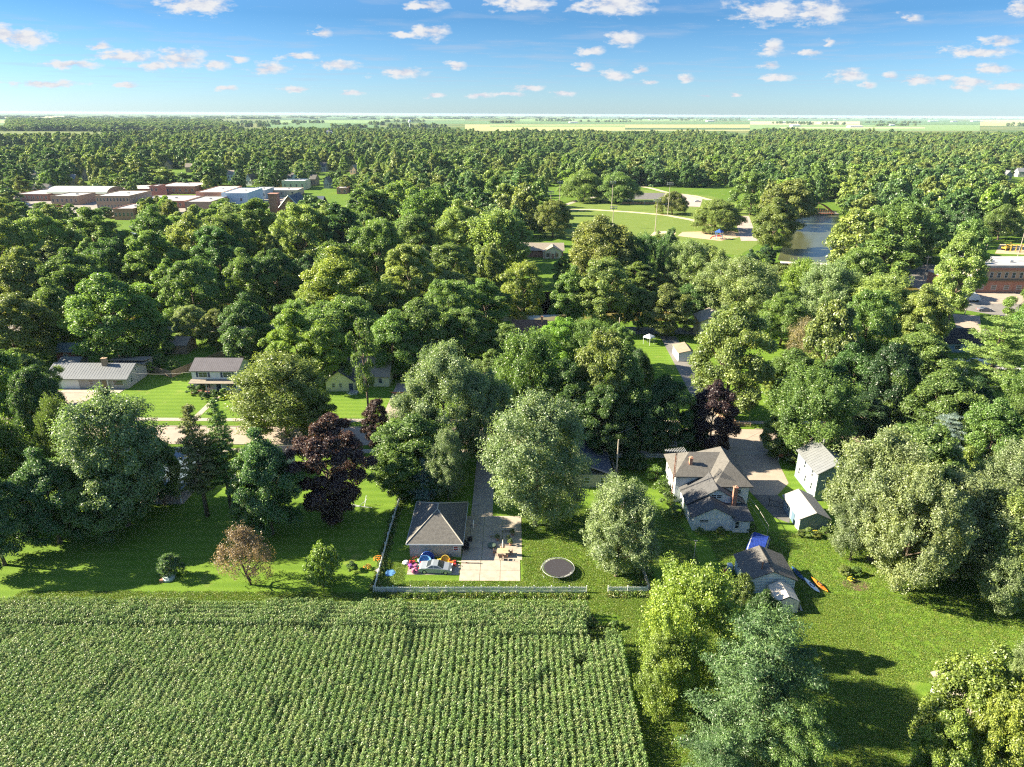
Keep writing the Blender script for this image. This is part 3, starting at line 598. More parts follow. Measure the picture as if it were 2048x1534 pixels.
SHRUBS = [(400,28,790,'dark'),(412,22,800,'deep'),(430,26,797,'dark'),(447,26,795,'mid'),(385,26,788,'dark'),(1585,45,925,'light'),(1605,35,935,'mid'),(1310,45,960,'bright'),(1325,40,985,'mid'),(1335,38,1008,'mid'),(1350,35,1032,'mid'),
          (1500,26,1062,'mid'),(1615,26,1072,'light'),(1632,20,1075,'yellow'),(1650,26,1070,'mid'),(1600,20,1072,'olive'),(1688,30,1150,'light'),(1712,26,1150,'mid'),(705,26,1140,'dark'),(1295,30,940,'bright'),(1548,20,910,'mid'),
          (1480,22,1050,'purple'),(1230,24,1255,'mid'),(1215,20,1268,'mid'),(330,26,1150,'bluegreen'),(1440,22,1068,'mid'),(1400,20,1068,'mid'),(1265,60,940,'dark'),(320,40,735,'mid'),(350,30,740,'mid'),(300,30,745,'bright'),(1560,22,1150,'mid'),(1245,22,935,'silver')]
for (u, w, v, ck) in SHRUBS:
    x, y = G(u, v); wm = w / P(x, y, 1)[2]; tree_at(x, y, wm, wm * 0.72, 'bush0', ck)

# windows in the woods through which other things show (u0, v0, u1, v1, distance of what shows)
SEE = [(35,380,90,404,440),(100,380,165,398,440),(190,384,262,412,440),(290,370,390,388,440),(394,374,600,400,440),(235,420,262,436,400),(548,385,590,420,400),(385,398,420,410,400),(255,440,278,475,400),(670,368,720,408,420),(1120,395,1300,460,360),(1260,378,1420,450,360),(1400,430,1520,485,340),(1580,405,1680,528,300),
       (1040,475,1135,512,300),(1015,622,1085,672,190),(1225,620,1290,645,190),(1190,648,1370,668,180),(1280,668,1360,745,160),(1365,625,1400,690,170),(95,705,500,850,130),(650,705,790,830,130),(100,655,200,720,150),
       (315,640,350,680,180),(1800,520,1880,565,240),(1930,470,2048,640,200),(1905,600,1990,650,200),(1860,640,1950,705,170),(1440,740,1545,840,120),(320,660,420,750,150),(-10,290,70,322,1),(420,690,500,720,150),(290,690,420,760,150)]
HOUSES = [(296,318,13,'grey-roofed house farthest left among the far town trees'),(330,330,12,'dark-roofed house above the brick tower block'),(350,322,15,'wide house with a white gable among the far trees'),(372,336,12,'low pale-roofed house right of the white gable house'),(640,334,12,'grey house above the sage green building'),
                       (664,330,11,'steep white-gabled house left of the grain tower'),(700,340,13,'dark-roofed house in the trees right of the church'),(455,352,12,'blue-grey house just behind the yellow building'),(492,362,13,'pale gabled house with dark roof left of the yellow building'),(575,358,11,'grey gabled house directly behind the sage green building'),
                       (735,322,12,'red-brown roofed house in the dark trees centre left'),(620,362,12,'white gabled cottage right of the sage green building'),(648,368,11,'tan house at the right edge of the shops'),(165,352,12,'tan house above the arched hall'),(140,362,11,'white cottage above the arched hall'),(60,352,14,'pale house at the far left among dark trees'),(2035,345,13,'white house at the far right edge in the woods'),(2010,352,11,'low grey house left of the white house at the far right edge')]
SEE += [(u - 1, v - 3, u + w + 1, v + 5, 400) for u, v, w, l in HOUSES]
CLEAR = [(1080,375,1530,505),(1575,405,1690,530),(1225,612,1300,660),(1180,645,1500,680),(1000,620,1100,690),(1280,660,1370,760),(1355,620,1420,700),(90,690,510,900),(640,700,830,900),(1790,515,1890,570),(1895,575,2100,660),(1850,640,1990,760),(1930,470,2100,600),
         (1430,730,1550,900),(-50,300,75,318),(1040,470,1140,530),(640,280,690,286)]
TOWN = (-440, 395, -125, 600)
def open_spot(x, y):
    u, v, s = P(x, y)
    for (a, b, c, d) in CLEAR:
        if a < u < c and b < v < d: return False
    if 192 - 2 < y < 200 or (y > 198 and y < 226 and -200 < x < 110 and random.random() < 0.6): return False
    return True
def hides(x, y, w, h):
    u, v, s = P(x, y, h * 0.5); t = P(x, y, h)[1]; bt = P(x, y, 1.0)[1]; hw = w * s * 0.42
    for (a, b, c, d, D) in SEE:
        if y < D + 400 and u + hw > a and u - hw < c and t < d and bt > b and P(x, y)[1] > (b + d) / 2: return True
    return False
pl = [(t[1], t[2], t[3]) for t in TREES]
random.seed(11)
def town_gap(x, y):
    return TOWN[0] < x < TOWN[2] and TOWN[1] < y < TOWN[3]
cands = []
cell = 12.5
for j in range(0, 190):
    y = 140 + j * cell * (1 if j < 60 else 1)
    half = 0.80 * y + 60
    n = int(2 * half / cell)
    for i in range(n):
        cands.append((-half + (i + random.random()) * cell, y + random.uniform(-0.5, 0.5) * cell))
cands.sort(key=lambda c: c[1])
grid = {}
def near_ok(x, y, r):
    gx, gy = int(x // 25), int(y // 25)
    for a in (-1, 0, 1):
        for b in (-1, 0, 1):
            for (px, py, pr) in grid.get((gx + a, gy + b), ()):
                if (px - x) ** 2 + (py - y) ** 2 < ((pr + r) * 0.70) ** 2: return False
    return True
def grid_add(x, y, r): grid.setdefault((int(x // 25), int(y // 25)), []).append((x, y, r))
for q in pl: grid_add(*q)
def wood_edge(x):      # how far the woods reach before farmland
    k = x / 1000.0
    return 1720 + 200 * math.sin(k * 2.1 + 1) + (400 if -0.9 < k < -0.1 else 0) + 120 * math.sin(k * 9) + (450 if k > 0.75 else 0)
FAR = []
left = 300 - len([t for t in TREES if 'bush' not in t[5]])
PLC = ['mid', 'mid', 'light', 'dark', 'olive', 'mid', 'light', 'bright', 'silver', 'deep', 'bluegreen', 'olive']
for (x, y) in cands:
    if y > wood_edge(x): continue
    if x < -0.66 * y and y > 1650: continue
    u, v, s = P(x, y, 10)
    if not (-90 < u < 2140): continue
    w = random.uniform(9, 18.5); h = random.uniform(11, 22)
    if not open_spot(x, y) or town_gap(x, y) and random.random() < 0.35: continue
    if town_gap(x, y): w *= .8; h *= .7 if y > 470 else .5
    if y < 192 and (abs(x + 82) < 38 or -50 < x < -20): continue
    if not near_ok(x, y, w / 2) or hides(x, y, w, h): continue
    pu, pv, _ = P(x, y)
    if -900 < x < -560 and 1080 < y < 1330: continue       # the open pasture at far left
    grid_add(x, y, w / 2)
    if left > 0 and y < 460:
        left -= 1; k = random.choice(['mid0', 'mid1', 'mid2', 'midoval0', 'midoval1', 'midspiky0', 'mid0', 'midoval1', 'midspruce0' if random.random() < .3 else 'mid2'])
        if 'spruce' in k: w *= 0.55
        tree_at(x, y, w, h, k, random.choice(PLC))
    else: FAR.append((x, y, w, h))
for j in range(90):       # the wood stretches farther out at the left
    y = 2400 + j * 28
    for i in range(100):
        u = 125 + 430 * (i + random.random()) / 100; x = (u - 1024) / F * y * 1.06
        if 135 < u < 540 - (j * 0.6) and random.random() < 0.8: FAR.append((x, y + random.uniform(-14, 14), random.uniform(20, 34), random.uniform(14, 22)))
# hedgerows and copses out in the farmland
for (u0, u1, v, n, hh) in [(585,650,246,34,16),(740,770,250,16,20),(770,850,244,30,18),(975,1030,246,22,16),(1070,1150,242,30,18),(1160,1260,244,26,14),(1190,1380,240,40,14),(1340,1480,241,50,14),(1545,1620,247,28,16),(1600,1700,249,22,16),
                       (1730,1840,246,40,18),(1750,1830,252,14,16),(2000,2048,252,12,20),(545,600,249,10,12),(120,300,240,50,16),(300,540,238,80,18),(1380,1545,238,40,12),(1650,1900,238,60,12),(1900,2048,237,40,12),(0,110,262,30,18),(880,1000,238,26,12),(60,560,247,120,18),(80,540,254,110,18),(660,900,256,60,18)]:
    for i in range(n):
        u = random.uniform(u0, u1); x, y = G(u, v + random.uniform(-0.7, 0.7)); FAR.append((x, y, random.uniform(14, 24), hh * random.uniform(0.8, 1.15)))
for i in range(420):     # thin tree lines towards the horizon
    v = random.choice([233, 234, 235, 236.5, 238]); k = random.uniform(-50, 2100)
    for q in range(7):
        x, y = G(k + q * random.uniform(0.8, 2), v + k * 0.0); FAR.append((x, y, random.uniform(20, 50), random.uniform(9, 15)))

# ------------------------------------------------------------------ one object for the far woodland (geometry nodes instances)
def template_coll(name, objs):
    c = bpy.data.collections.new(name)
    for o in objs: c.objects.link(o)
    return c
def scatter(name, pts, rots, scales, idx, coll, label, cat=None):
    me = bpy.data.meshes.new(name); n = len(pts)
    me.vertices.add(n); me.vertices.foreach_set('co', np.array(pts, np.float32).reshape(-1))
    for nm, ty, dat in (('rot', 'FLOAT_VECTOR', rots), ('scl', 'FLOAT_VECTOR', scales)):
        a = me.attributes.new(nm, ty, 'POINT'); a.data.foreach_set('vector', np.array(dat, np.float32).reshape(-1))
    a = me.attributes.new('pick', 'INT', 'POINT'); a.data.foreach_set('value', np.array(idx, np.int32))
    o = bpy.data.objects.new(name, me); COL.objects.link(o)
    ng = bpy.data.node_groups.new(name, 'GeometryNodeTree')
    ng.interface.new_socket('Geometry', in_out='INPUT', socket_type='NodeSocketGeometry'); ng.interface.new_socket('Geometry', in_out='OUTPUT', socket_type='NodeSocketGeometry')
    N = ng.nodes; L = ng.links; gi = N.new('NodeGroupInput'); go = N.new('NodeGroupOutput')
    ci = N.new('GeometryNodeCollectionInfo'); ci.inputs[0].default_value = coll; ci.inputs[1].default_value = True; ci.inputs[2].default_value = True
    ip = N.new('GeometryNodeInstanceOnPoints'); L.new(gi.outputs[0], ip.inputs['Points']); L.new(ci.outputs[0], ip.inputs['Instance']); ip.inputs['Pick Instance'].default_value = True
    def at(nm, ty):
        q = N.new('GeometryNodeInputNamedAttribute'); q.data_type = ty; q.inputs[0].default_value = nm; return [s for s in q.outputs if s.enabled][0]
    L.new(at('pick', 'INT'), ip.inputs['Instance Index']); L.new(at('rot', 'FLOAT_VECTOR'), ip.inputs['Rotation']); L.new(at('scl', 'FLOAT_VECTOR'), ip.inputs['Scale'])
    L.new(ip.outputs[0], go.inputs[0]); md = o.modifiers.new(name, 'NODES'); md.node_group = ng
    return tag(o, label, cat, None, 'stuff')
FARA = foliage_random('far_leaf_light', [tuple(1.22 * q for q in PAL[k]) for k in ('mid', 'light', 'olive', 'light', 'mid', 'silver', 'bright', 'olive', 'mid', 'dark')])
FARB = foliage_random('far_leaf_dark', [tuple(1.25 * q for q in PAL[k]) for k in ('mid', 'dark', 'bluegreen', 'mid', 'light', 'dark', 'olive', 'dark', 'mid', 'light')])
FT = []
for k, s in enumerate((201, 212, 223, 234, 245, 256)):
    me, tr, Rr, Hh = broadleaf(s, Rr=6.5, Hh=15, base=0.6, nl=22 + 3 * (k % 3), n=5200, ls=1.0, lobe=0.32, prof=('round', 'oval', 'dome')[k % 3], m=FARA if k < 3 else FARB)
    o = bpy.data.objects.new('far_tree_%d' % k, me); FT.append(o)
fc = template_coll('far_tree_forms', FT)
rs = random.Random(8)
from mathutils import noise as mn
def stand(x, y): return mn.noise(Vector((x / 90, y / 130, 1)))
scatter('far_woodland', [(x, y, 0) for x, y, w, h in FAR], [(0, 0, rs.uniform(0, 6.28)) for _ in FAR], [(w / 12.5 * (1.1 + .35 * stand(x, y)), w / 12.5 * (1.1 + .35 * stand(x, y)), h / 15 * (1.0 + .45 * stand(x + 500, y))) for x, y, w, h in FAR], [rs.randrange(3) + (3 if stand(x, y + 900) + rs.uniform(-.2, .2) > 0 else 0) for x, y, w, h in FAR], fc, 'dense far woodland and tree lines reaching to the farmland', 'woodland')
print('TREES', len(TREES), 'FAR', len(FAR))

# ------------------------------------------------------------------ maize field
def corn_template(seed):
    rng = np.random.default_rng(seed); vs = []; fs = []; sh = []
    def blade(z, az, L_, w, lift):
        d = np.array([math.cos(az), math.sin(az), 0]); s = np.array([-math.sin(az), math.cos(az), 0]); k = len(vs); m_ = 4
        for i in range(m_ + 1):
            f = i / m_; c = np.array([0, 0, z]) + d * L_ * f * 0.9 + np.array([0, 0, L_ * (lift * f - (lift + 0.35) * f * f)])
            ww = w * (1 - f ** 2) * 0.5 + 0.004; vs.append(c + s * ww); vs.append(c - s * ww)
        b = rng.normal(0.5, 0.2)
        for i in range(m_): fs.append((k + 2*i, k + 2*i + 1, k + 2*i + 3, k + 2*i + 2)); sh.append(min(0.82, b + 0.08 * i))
    az0 = rng.uniform(0, 6.28)
    for i in range(11):
        blade(0.35 + i * 0.17, az0 + (i % 2) * math.pi + rng.normal(0, 0.5), rng.uniform(0.6, 0.95) * (1 - 0.03 * i), 0.10, rng.uniform(0.5, 0.9))
    for i in range(5):   # tassel
        blade(2.1, rng.uniform(0, 6.28), 0.34, 0.05, 2.2)
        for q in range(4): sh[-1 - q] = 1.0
    k = len(vs)
    for z in (0, 2.2):
        for j in range(3): vs.append((0.018 * math.cos(j * 2.1), 0.018 * math.sin(j * 2.1), z))
    for j in range(3): fs.append((k + j, k + (j+1) % 3, k + 3 + (j+1) % 3, k + 3 + j)); sh.append(0.4)
    me = bpy.data.meshes.new('maize_plant'); me.from_pydata([tuple(v) for v in vs], [], fs); me.update()
    a = me.attributes.new('shade', 'FLOAT', 'FACE'); a.data.foreach_set('value', np.clip(np.array(sh), 0, 1).astype(np.float32)); return me
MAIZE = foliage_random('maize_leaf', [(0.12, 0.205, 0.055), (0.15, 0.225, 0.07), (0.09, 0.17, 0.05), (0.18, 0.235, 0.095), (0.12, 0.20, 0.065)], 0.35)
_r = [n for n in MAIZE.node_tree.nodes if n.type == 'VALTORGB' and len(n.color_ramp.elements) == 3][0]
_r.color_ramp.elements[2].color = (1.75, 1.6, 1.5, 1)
CT = []
for k in range(6):
    me = corn_template(300 + k); me.materials.append(MAIZE); CT.append(bpy.data.objects.new('maize_form_%d' % k, me))
cc = template_coll('maize_forms', CT)
pts = []; rr = random.Random(4)
from mathutils import noise as mn
def bare(x, y): return mn.noise(Vector((x * 0.22, y * 0.22, 3))) > 0.66 or (9.2 < x < 11.5 and 64 < y < 68.0)
xr = 13.0
i = 0
while xr - i * 0.76 > -92:
    x = xr - i * 0.76; y = 38.0 + rr.uniform(0, 0.2); i += 1
    top = 64.8 if x > -2 else 66.2 + 0.0
    while y < top:
        if -0.86 * y - 12 < x and not bare(x, y): pts.append((x + rr.gauss(0, 0.035), y, 0))
        y += rr.uniform(0.17, 0.25)
for k in range(8):
    y = 65.6 + k * 0.76; x = -72.0
    while x < (9.8 - 0.0 * k if k > 2 else 11.5 if k else 13):
        if y > (64.8 if x > -2 else 66.2) + 0.3 and not bare(x, y): pts.append((x, y + rr.gauss(0, 0.04), 0))
        x += rr.uniform(0.15, 0.23)
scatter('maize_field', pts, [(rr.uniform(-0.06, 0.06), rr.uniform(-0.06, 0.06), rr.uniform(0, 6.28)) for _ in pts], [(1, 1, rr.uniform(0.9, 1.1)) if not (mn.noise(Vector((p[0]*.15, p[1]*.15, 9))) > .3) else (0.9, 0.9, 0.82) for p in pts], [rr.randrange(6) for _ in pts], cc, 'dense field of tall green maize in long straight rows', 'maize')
print('MAIZE', len(pts))

# ------------------------------------------------------------------ building kit (local frame: x right, y away, z up)
def win(parent, x, y, z, w, h, face='-y', shutters=None, frame=WHITE):
    """window on a wall; face is the outward side"""
    fr = MB(); t = 0.07; d = 0.06
    for b in ((-w/2-t, 0, -h/2-t, w/2+t, d, -h/2), (-w/2-t, 0, h/2, w/2+t, d, h/2+t), (-w/2-t, 0, -h/2, -w/2, d, h/2), (w/2, 0, -h/2, w/2+t, d, h/2), (-w/2, .01, -0.03, w/2, d-.01, 0.03)): fr.box(*b)
    rz = {'-y': math.pi, '+y': 0, '-x': math.pi/2, '+x': -math.pi/2}[face]
    o = fr.build('window', frame, parent); o.location = (x, y, z); o.rotation_euler = (0, 0, rz)
    p = MB().box(-w/2, 0.004, -h/2, w/2, 0.03, h/2).build('pane', GLASS, o)
    if shutters:
        for sg in (-1, 1):
            s_ = MB().box(sg*(w/2+.32)-.18, 0, -h/2-.05, sg*(w/2+.32)+.18, 0.05, h/2+.05).build('shutter', shutters, parent); s_.location = (x, y, z); s_.rotation_euler = (0, 0, rz)
    return o
def door(parent, x, y, w, h, m, face='-y', z=0.0, name='door'):
    rz = {'-y': math.pi, '+y': 0, '-x': math.pi/2, '+x': -math.pi/2}[face]
    o = MB().box(-w/2, 0, 0, w/2, 0.06, h).build(name, m, parent); o.location = (x, y, z); o.rotation_euler = (0, 0, rz)
    return o
def wall_gable(x0, y0, x1, y1, h, rise, ridge='x', off=0.5):
    mb = MB()
    if ridge == 'x':
        ym = y0 + (y1 - y0) * off
        prof = [(y0, 0), (y1, 0), (y1, h), (ym, h + rise), (y0, h)]
        mb.add([(x0, a, b) for a, b in prof] + [(x1, a, b) for a, b in prof], [(4,3,2,1,0), (5,6,7,8,9), (0,5,9,4), (1,2,7,6), (2,3,8,7), (3,4,9,8), (0,1,6,5)])
    else:
        xm = x0 + (x1 - x0) * off
        prof = [(x0, 0), (x1, 0), (x1, h), (xm, h + rise), (x0, h)]
        mb.add([(a, y0, b) for a, b in prof] + [(a, y1, b) for a, b in prof], [(0,1,2,3,4), (9,8,7,6,5), (0,4,9,5), (1,6,7,2), (2,7,8,3), (3,8,9,4), (0,5,6,1)])
    return mb
def roof_gable(x0, y0, x1, y1, h, rise, ridge='x', oh=0.35, th=0.14, off=0.5):
    mb = MB(); e = 0.02
    if ridge == 'x':
        ym = y0 + (y1 - y0) * off; s0 = rise / (ym - y0); s1 = rise / (y1 - ym)
        a = h + rise + th + e; lo0 = h - oh * s0 + th + e; lo1 = h - oh * s1 + th + e
        mb.slab([(x0-oh, y0-oh, lo0), (x1+oh, y0-oh, lo0), (x1+oh, ym, a), (x0-oh, ym, a)], th)
        mb.slab([(x0-oh, ym+.001, a), (x1+oh, ym+.001, a), (x1+oh, y1+oh, lo1), (x0-oh, y1+oh, lo1)], th)
    else:
        xm = x0 + (x1 - x0) * off; s0 = rise / (xm - x0); s1 = rise / (x1 - xm)
        a = h + rise + th + e; lo0 = h - oh * s0 + th + e; lo1 = h - oh * s1 + th + e
        mb.slab([(x0-oh, y0-oh, lo0), (xm, y0-oh, a), (xm, y1+oh, a), (x0-oh, y1+oh, lo0)], th)
        mb.slab([(xm+.001, y0-oh, a), (x1+oh, y0-oh, lo1), (x1+oh, y1+oh, lo1), (xm+.001, y1+oh, a)], th)
    return mb
def roof_hip(x0, y0, x1, y1, h, rise, oh=0.4, ridge=None, ins=None):
    X0, Y0, X1, Y1 = x0-oh, y0-oh, x1+oh, y1+oh; w = X1 - X0; d = Y1 - Y0
    if ridge is None: ridge = 'x' if w > d else 'y'
    k = ins if ins is not None else min(w, d) / 2
    if ridge == 'x': a, b = (X0 + k, (Y0+Y1)/2), (X1 - k, (Y0+Y1)/2)
    else: a, b = ((X0+X1)/2, Y0 + k), ((X0+X1)/2, Y1 - k)
    z = h; zt = h + rise; mb = MB()
    v = [(X0,Y0,z),(X1,Y0,z),(X1,Y1,z),(X0,Y1,z),(a[0],a[1],zt),(b[0],b[1],zt)]
    v += [(X0,Y0,z-.16),(X1,Y0,z-.16),(X1,Y1,z-.16),(X0,Y1,z-.16)]
    if ridge == 'x': f = [(0,1,5,4),(1,2,5),(2,3,4,5),(3,0,4)]
    else: f = [(0,1,4),(1,2,5,4),(2,3,5),(3,0,4,5)]
    mb.add(v, f + [(6,7,1,0),(7,8,2,1),(8,9,3,2),(9,6,0,3),(9,8,7,6)]); return mb
def chimney(parent, x, y, z0, z1, w=0.6, d=0.6, m=None, name='chimney'):
    mb = MB().box(-w/2, -d/2, 0, w/2, d/2, z1-z0-.18).box(-w/2-.06, -d/2-.06, z1-z0-.18, w/2+.06, d/2+.06, z1-z0)
    o = mb.build(name, m or BRICKO, parent); o.location = (x, y, z0)
    MB().tube([(0,0,z1-z0-.02),(0,0,z1-z0+.22)], .13, 8).build('flue', BRICKT, o); return o
def fascia(parent, x0, y0, x1, y1, z, m=WHITE, oh=0.35):
    mb = MB(); t = 0.05
    mb.box(x0-oh-t, y0-oh-t, z-.2, x1+oh+t, y0-oh, z-.03).box(x0-oh-t, y1+oh, z-.2, x1+oh+t, y1+oh+t, z-.03)
    mb.box(x0-oh-t, y0-oh, z-.2, x0-oh, y1+oh, z-.03).box(x1+oh, y0-oh, z-.2, x1+oh+t, y1+oh, z-.03); return mb.build('gutter', m, parent)

# ---- hip roofed garage
g = thing('garage', 'grey-beige garage with steep hipped roof beside the concrete patio', 'garage', (-14.7, 83.1, 0))
GW = mat('beige_lap_siding', (0.40, 0.39, 0.36), 0.8, 0.06, 1.2, lines=('Z', 0.2, 0.03, 0.3))
MB().box(0, 0, 0, 7.4, 10.6, 2.35).build('wall', GW, g)
roof_hip(0, 0, 7.4, 10.6, 2.5, 2.75, 0.4, 'y', 4.9).build('roof', SHING, g)
cap = MB(); 
for a, b in (((-.4,-.4,2.52),(3.7,4.5,5.27)), ((7.8,-.4,2.52),(3.7,4.5,5.27)), ((3.7,4.5,5.27),(3.7,6.1,5.27)), ((-.4,11,2.52),(3.7,6.1,5.27)), ((7.8,11,2.52),(3.7,6.1,5.27))): cap.tube([a, b], 0.09, 6)
cap.build('ridge_cap', mat('pale_ridge_shingle', (0.32, 0.30, 0.26), 0.9, 0.15, 3), g)
fascia(g, 0, 0, 7.4, 10.6, 2.5, oh=0.4)
door(g, 7.4, 3.0, 1.0, 2.05, WHITE, '+x'); door(g, 7.4, 7.0, 3.2, 2.1, WHITE, '+x', name='garage_door')
win(g, 6.7, 0, 1.5, 0.6, 0.7)
# ---- patio of slabs
patio = bpy.data.objects.new('patio', None); COL.objects.link(patio); patio['kind'] = 'structure'
def slab_grid(x0, y0, x1, y1, nx, ny, parent):
    for i in range(nx):
        for j in range(ny):
            a0, a1 = x0 + (x1-x0)*i/nx, x0 + (x1-x0)*(i+1)/nx; b0, b1 = y0 + (y1-y0)*j/ny, y0 + (y1-y0)*(j+1)/ny
            MB().box(a0+.025, b0+.025, 0, a1-.025, b1-.025, .05 + 0.006*((i+j) % 2)).build('concrete_slab', CONC, parent)
slab_grid(-7.2, 82.4, 1.6, 94.0, 3, 4, patio); slab_grid(-7.2, 77.6, 1.3, 82.4, 3, 2, patio); slab_grid(-14.6, 78.9, -7.25, 81.4, 3, 1, patio)
slab_grid(-6.5, 94.05, -3.0, 118, 1, 8, patio)

# ---- cream/white farmhouse with several roofs
h = thing('farmhouse', 'large white rambling house with grey roofs and a tall brick chimney', 'house')
MB().box(27.0, 98.6, 0, 38.0, 105.6, 4.9).build('wall', LAP, h)
MB().box(32.6, 95.4, 0, 38.0, 98.62, 4.898).build('wall', LAP, h)
roof_hip(27.0, 98.6, 38.0, 105.6, 5.06, 2.5, 0.5, 'x', 3.2).build('roof', SHING, h)
roof_hip(32.6, 95.4, 38.0, 106.4, 5.06, 2.85, 0.5, 'y', 3.4).build('roof', SHING, h)
wall_gable(28.0, 93.6, 36.8, 98.62, 2.9, 2.5, 'y').build('wall', LAP, h)
roof_gable(28.0, 93.6, 36.8, 100.0, 2.9, 2.5, 'y', 0.35).build('roof', SHINGB, h)
wall_gable(28.05, 90.2, 34.2, 93.62, 2.6, 1.55, 'y').build('wall', LAP, h)
roof_gable(28.05, 90.2, 34.2, 94.9, 2.6, 1.55, 'y', 0.35).build('roof', SHINGB, h)
MB().box(34.22, 89.7, 0, 36.7, 93.58, 2.3).build('wall', LAP, h)
MB().slab([(34.0, 89.2, 2.45), (37.05, 89.2, 2.45), (37.05, 93.55, 2.95), (34.0, 93.55, 2.95)], .12).build('roof', SHINGB, h)
chimney(h, 35.0, 93.1, 2.6, 6.1, 0.62, 0.55, BRICK); chimney(h, 29.6, 100.2, 5.6, 7.5, 0.5, 0.5)
for wx in (31.9, 32.75): win(h, wx, 93.6, 4.1, 0.72, 0.6)
for wx in (29.4, 30.1): win(h, wx, 90.2, 1.75, 0.6, 0.5)
win(h, 34.7, 89.7, 1.4, 0.6, 1.1); door(h, 35.9, 89.7, 0.9, 2.0, WHITE)
win(h, 36.3, 95.4, 3.9, 0.8, 0.7); win(h, 35.9, 93.6, 3.2, 0.3, 0.3)
for yy_ in (100.2, 103.8):
    win(h, 27.0, yy_, 3.9, 0.8, 1.2, '-x'); win(h, 27.0, yy_, 1.5, 0.8, 1.2, '-x')
for yy_ in (91.6, 95.5): win(h, 28.0, yy_, 1.6, 0.8, 1.0, '-x')
win(h, 38.0, 97.5, 3.8, .8, 1.2, '+x'); win(h, 38.0, 103, 3.8, .8, 1.2, '+x'); win(h, 31, 98.6, 3.9, .8, 1.1) 
# vines/plants against it are shrubs; antenna mast
a = thing('antenna_mast', 'rusty lattice mast with a spiny television aerial behind the white rambling house', 'antenna', (26.4, 97.6, 0))
m_ = MB()
for k in range(3):
    an = k * 2.094; m_.tube([(.18*math.cos(an), .18*math.sin(an), 0), (.12*math.cos(an), .12*math.sin(an), 9.6)], .045, 4)
for k in range(24):
    a0 = k * 2.094; m_.tube([(.17*math.cos(a0), .17*math.sin(a0), k*.4), (.17*math.cos(a0+2.094), .17*math.sin(a0+2.094), k*.4+.4)], .028, 4)
m_.build('lattice', BROWN, a)
yb = MB().tube([(-1.9, 0, 10.1), (1.5, 0.1, 10.1)], .06, 5).tube([(0, 0, 9.4), (0, 0, 10.3)], .04, 5)
for k in range(13):
    x_ = -1.8 + k * .26; l_ = 0.35 + 0.07 * k; yb.tube([(x_, -l_, 10.12 + .02*k), (x_, l_, 10.12)], .035, 4)
yb.tube([(-.2,-.9,8.5),(.5,.8,8.3)], .02, 4).build('aerial', STEEL, a)

# ---- pale blue shed in the yard
s = thing('shed', 'pale blue clapboard shed with a stovepipe on its grey gabled roof', 'shed')
wall_gable(31.7, 75.3, 38.0, 80.6, 2.3, 1.35, 'y').build('wall', LAPB, s)
roof_gable(31.7, 75.3, 38.0, 80.6, 2.3, 1.35, 'y', 0.3).build('roof', SHING, s)
MB().tube([(33.7, 76.2, 2.9), (33.7, 76.2, 3.75), (33.75, 76.35, 4.1)], .09, 8).tube([(33.75, 76.3, 4.05), (33.8, 76.45, 4.2)], .14, 8).build('stovepipe', BROWN, s)
MB().tube([(34.85, 75.0, 3.86), (34.85, 80.9, 3.86)], .06, 5).build('ridge_cap', BLACK, s)
MB().box(31.66, 75.26, 0, 31.8, 75.4, 2.25).box(37.9, 75.26, 0, 38.04, 75.4, 2.25).build('corner_board', WHITE, s)
door(s, 31.7, 77, .9, 2, WHITE, '-x'); win(s, 31.7, 79.2, 1.4, .6, .6, '-x')
# ---- beige carport tent against it
c = thing('carport_tent', 'beige canvas carport tent with open flap in front of the pale blue shed', 'tent')
CAN = mat('beige_canvas', (0.55, 0.49, 0.41), 0.9, 0.1, 1.5, 0.5, 2.5)
mb = MB(); x0, x1, y0, y1, hh, pk = 34.3, 37.3, 71.6, 74.9, 1.7, 2.5
prof = [(x0-.15, 0), (x0, hh), ((x0+x1)/2, pk), (x1, hh), (x1+.15, 0)]
n_ = 7; rows = []
for j in range(n_):
    yy_ = y0 + (y1-y0)*j/(n_-1); sag = 0.10 * math.sin(j * math.pi)  + (0.07 if j % 2 else 0)
    rows.append([(px, yy_, pz - (sag if 0 < k < 4 else 0)) for k, (px, pz) in enumerate(prof)])
vs = [p for r in rows for p in r]; mb.add(vs, [(j*5+k, j*5+k+1, j*5+k+6, j*5+k+5) for j in range(n_-1) for k in range(4)]); mb.build('canopy', CAN, c)
MB().add([(x0+.75, y0-.02, 0), (x0+1.0, y0-.25, 0), (x1-.2, y0-.15, 0), (x1-.1, y0-.02, hh), ((x0+x1)/2, y0-.02, pk-.15), (x0+.45, y0-.02, hh)], [(0,1,5), (1,4,5), (1,2,4), (2,3,4)]).build('front_flap', CAN, c)
fr = MB()
for px in (x0, x1):
    for py in (y0, y1): fr.tube([(px, py, 0), (px, py, hh)], .03, 5)
fr.tube([(x0, y0, hh), ((x0+x1)/2, y0, pk), (x1, y0, hh)], .03, 5).build('frame', STEEL, c)
pp = MB()
for k in range(4): pp.tube([(37.75 + k*.07, 71.8, .05), (37.65+k*.05, 75.1, 1.0 + k*.06)], .045, 5)
tag(pp.build('lumber', WOODG), 'long poles leaning between the canvas tent and the pale blue shed', 'lumber')
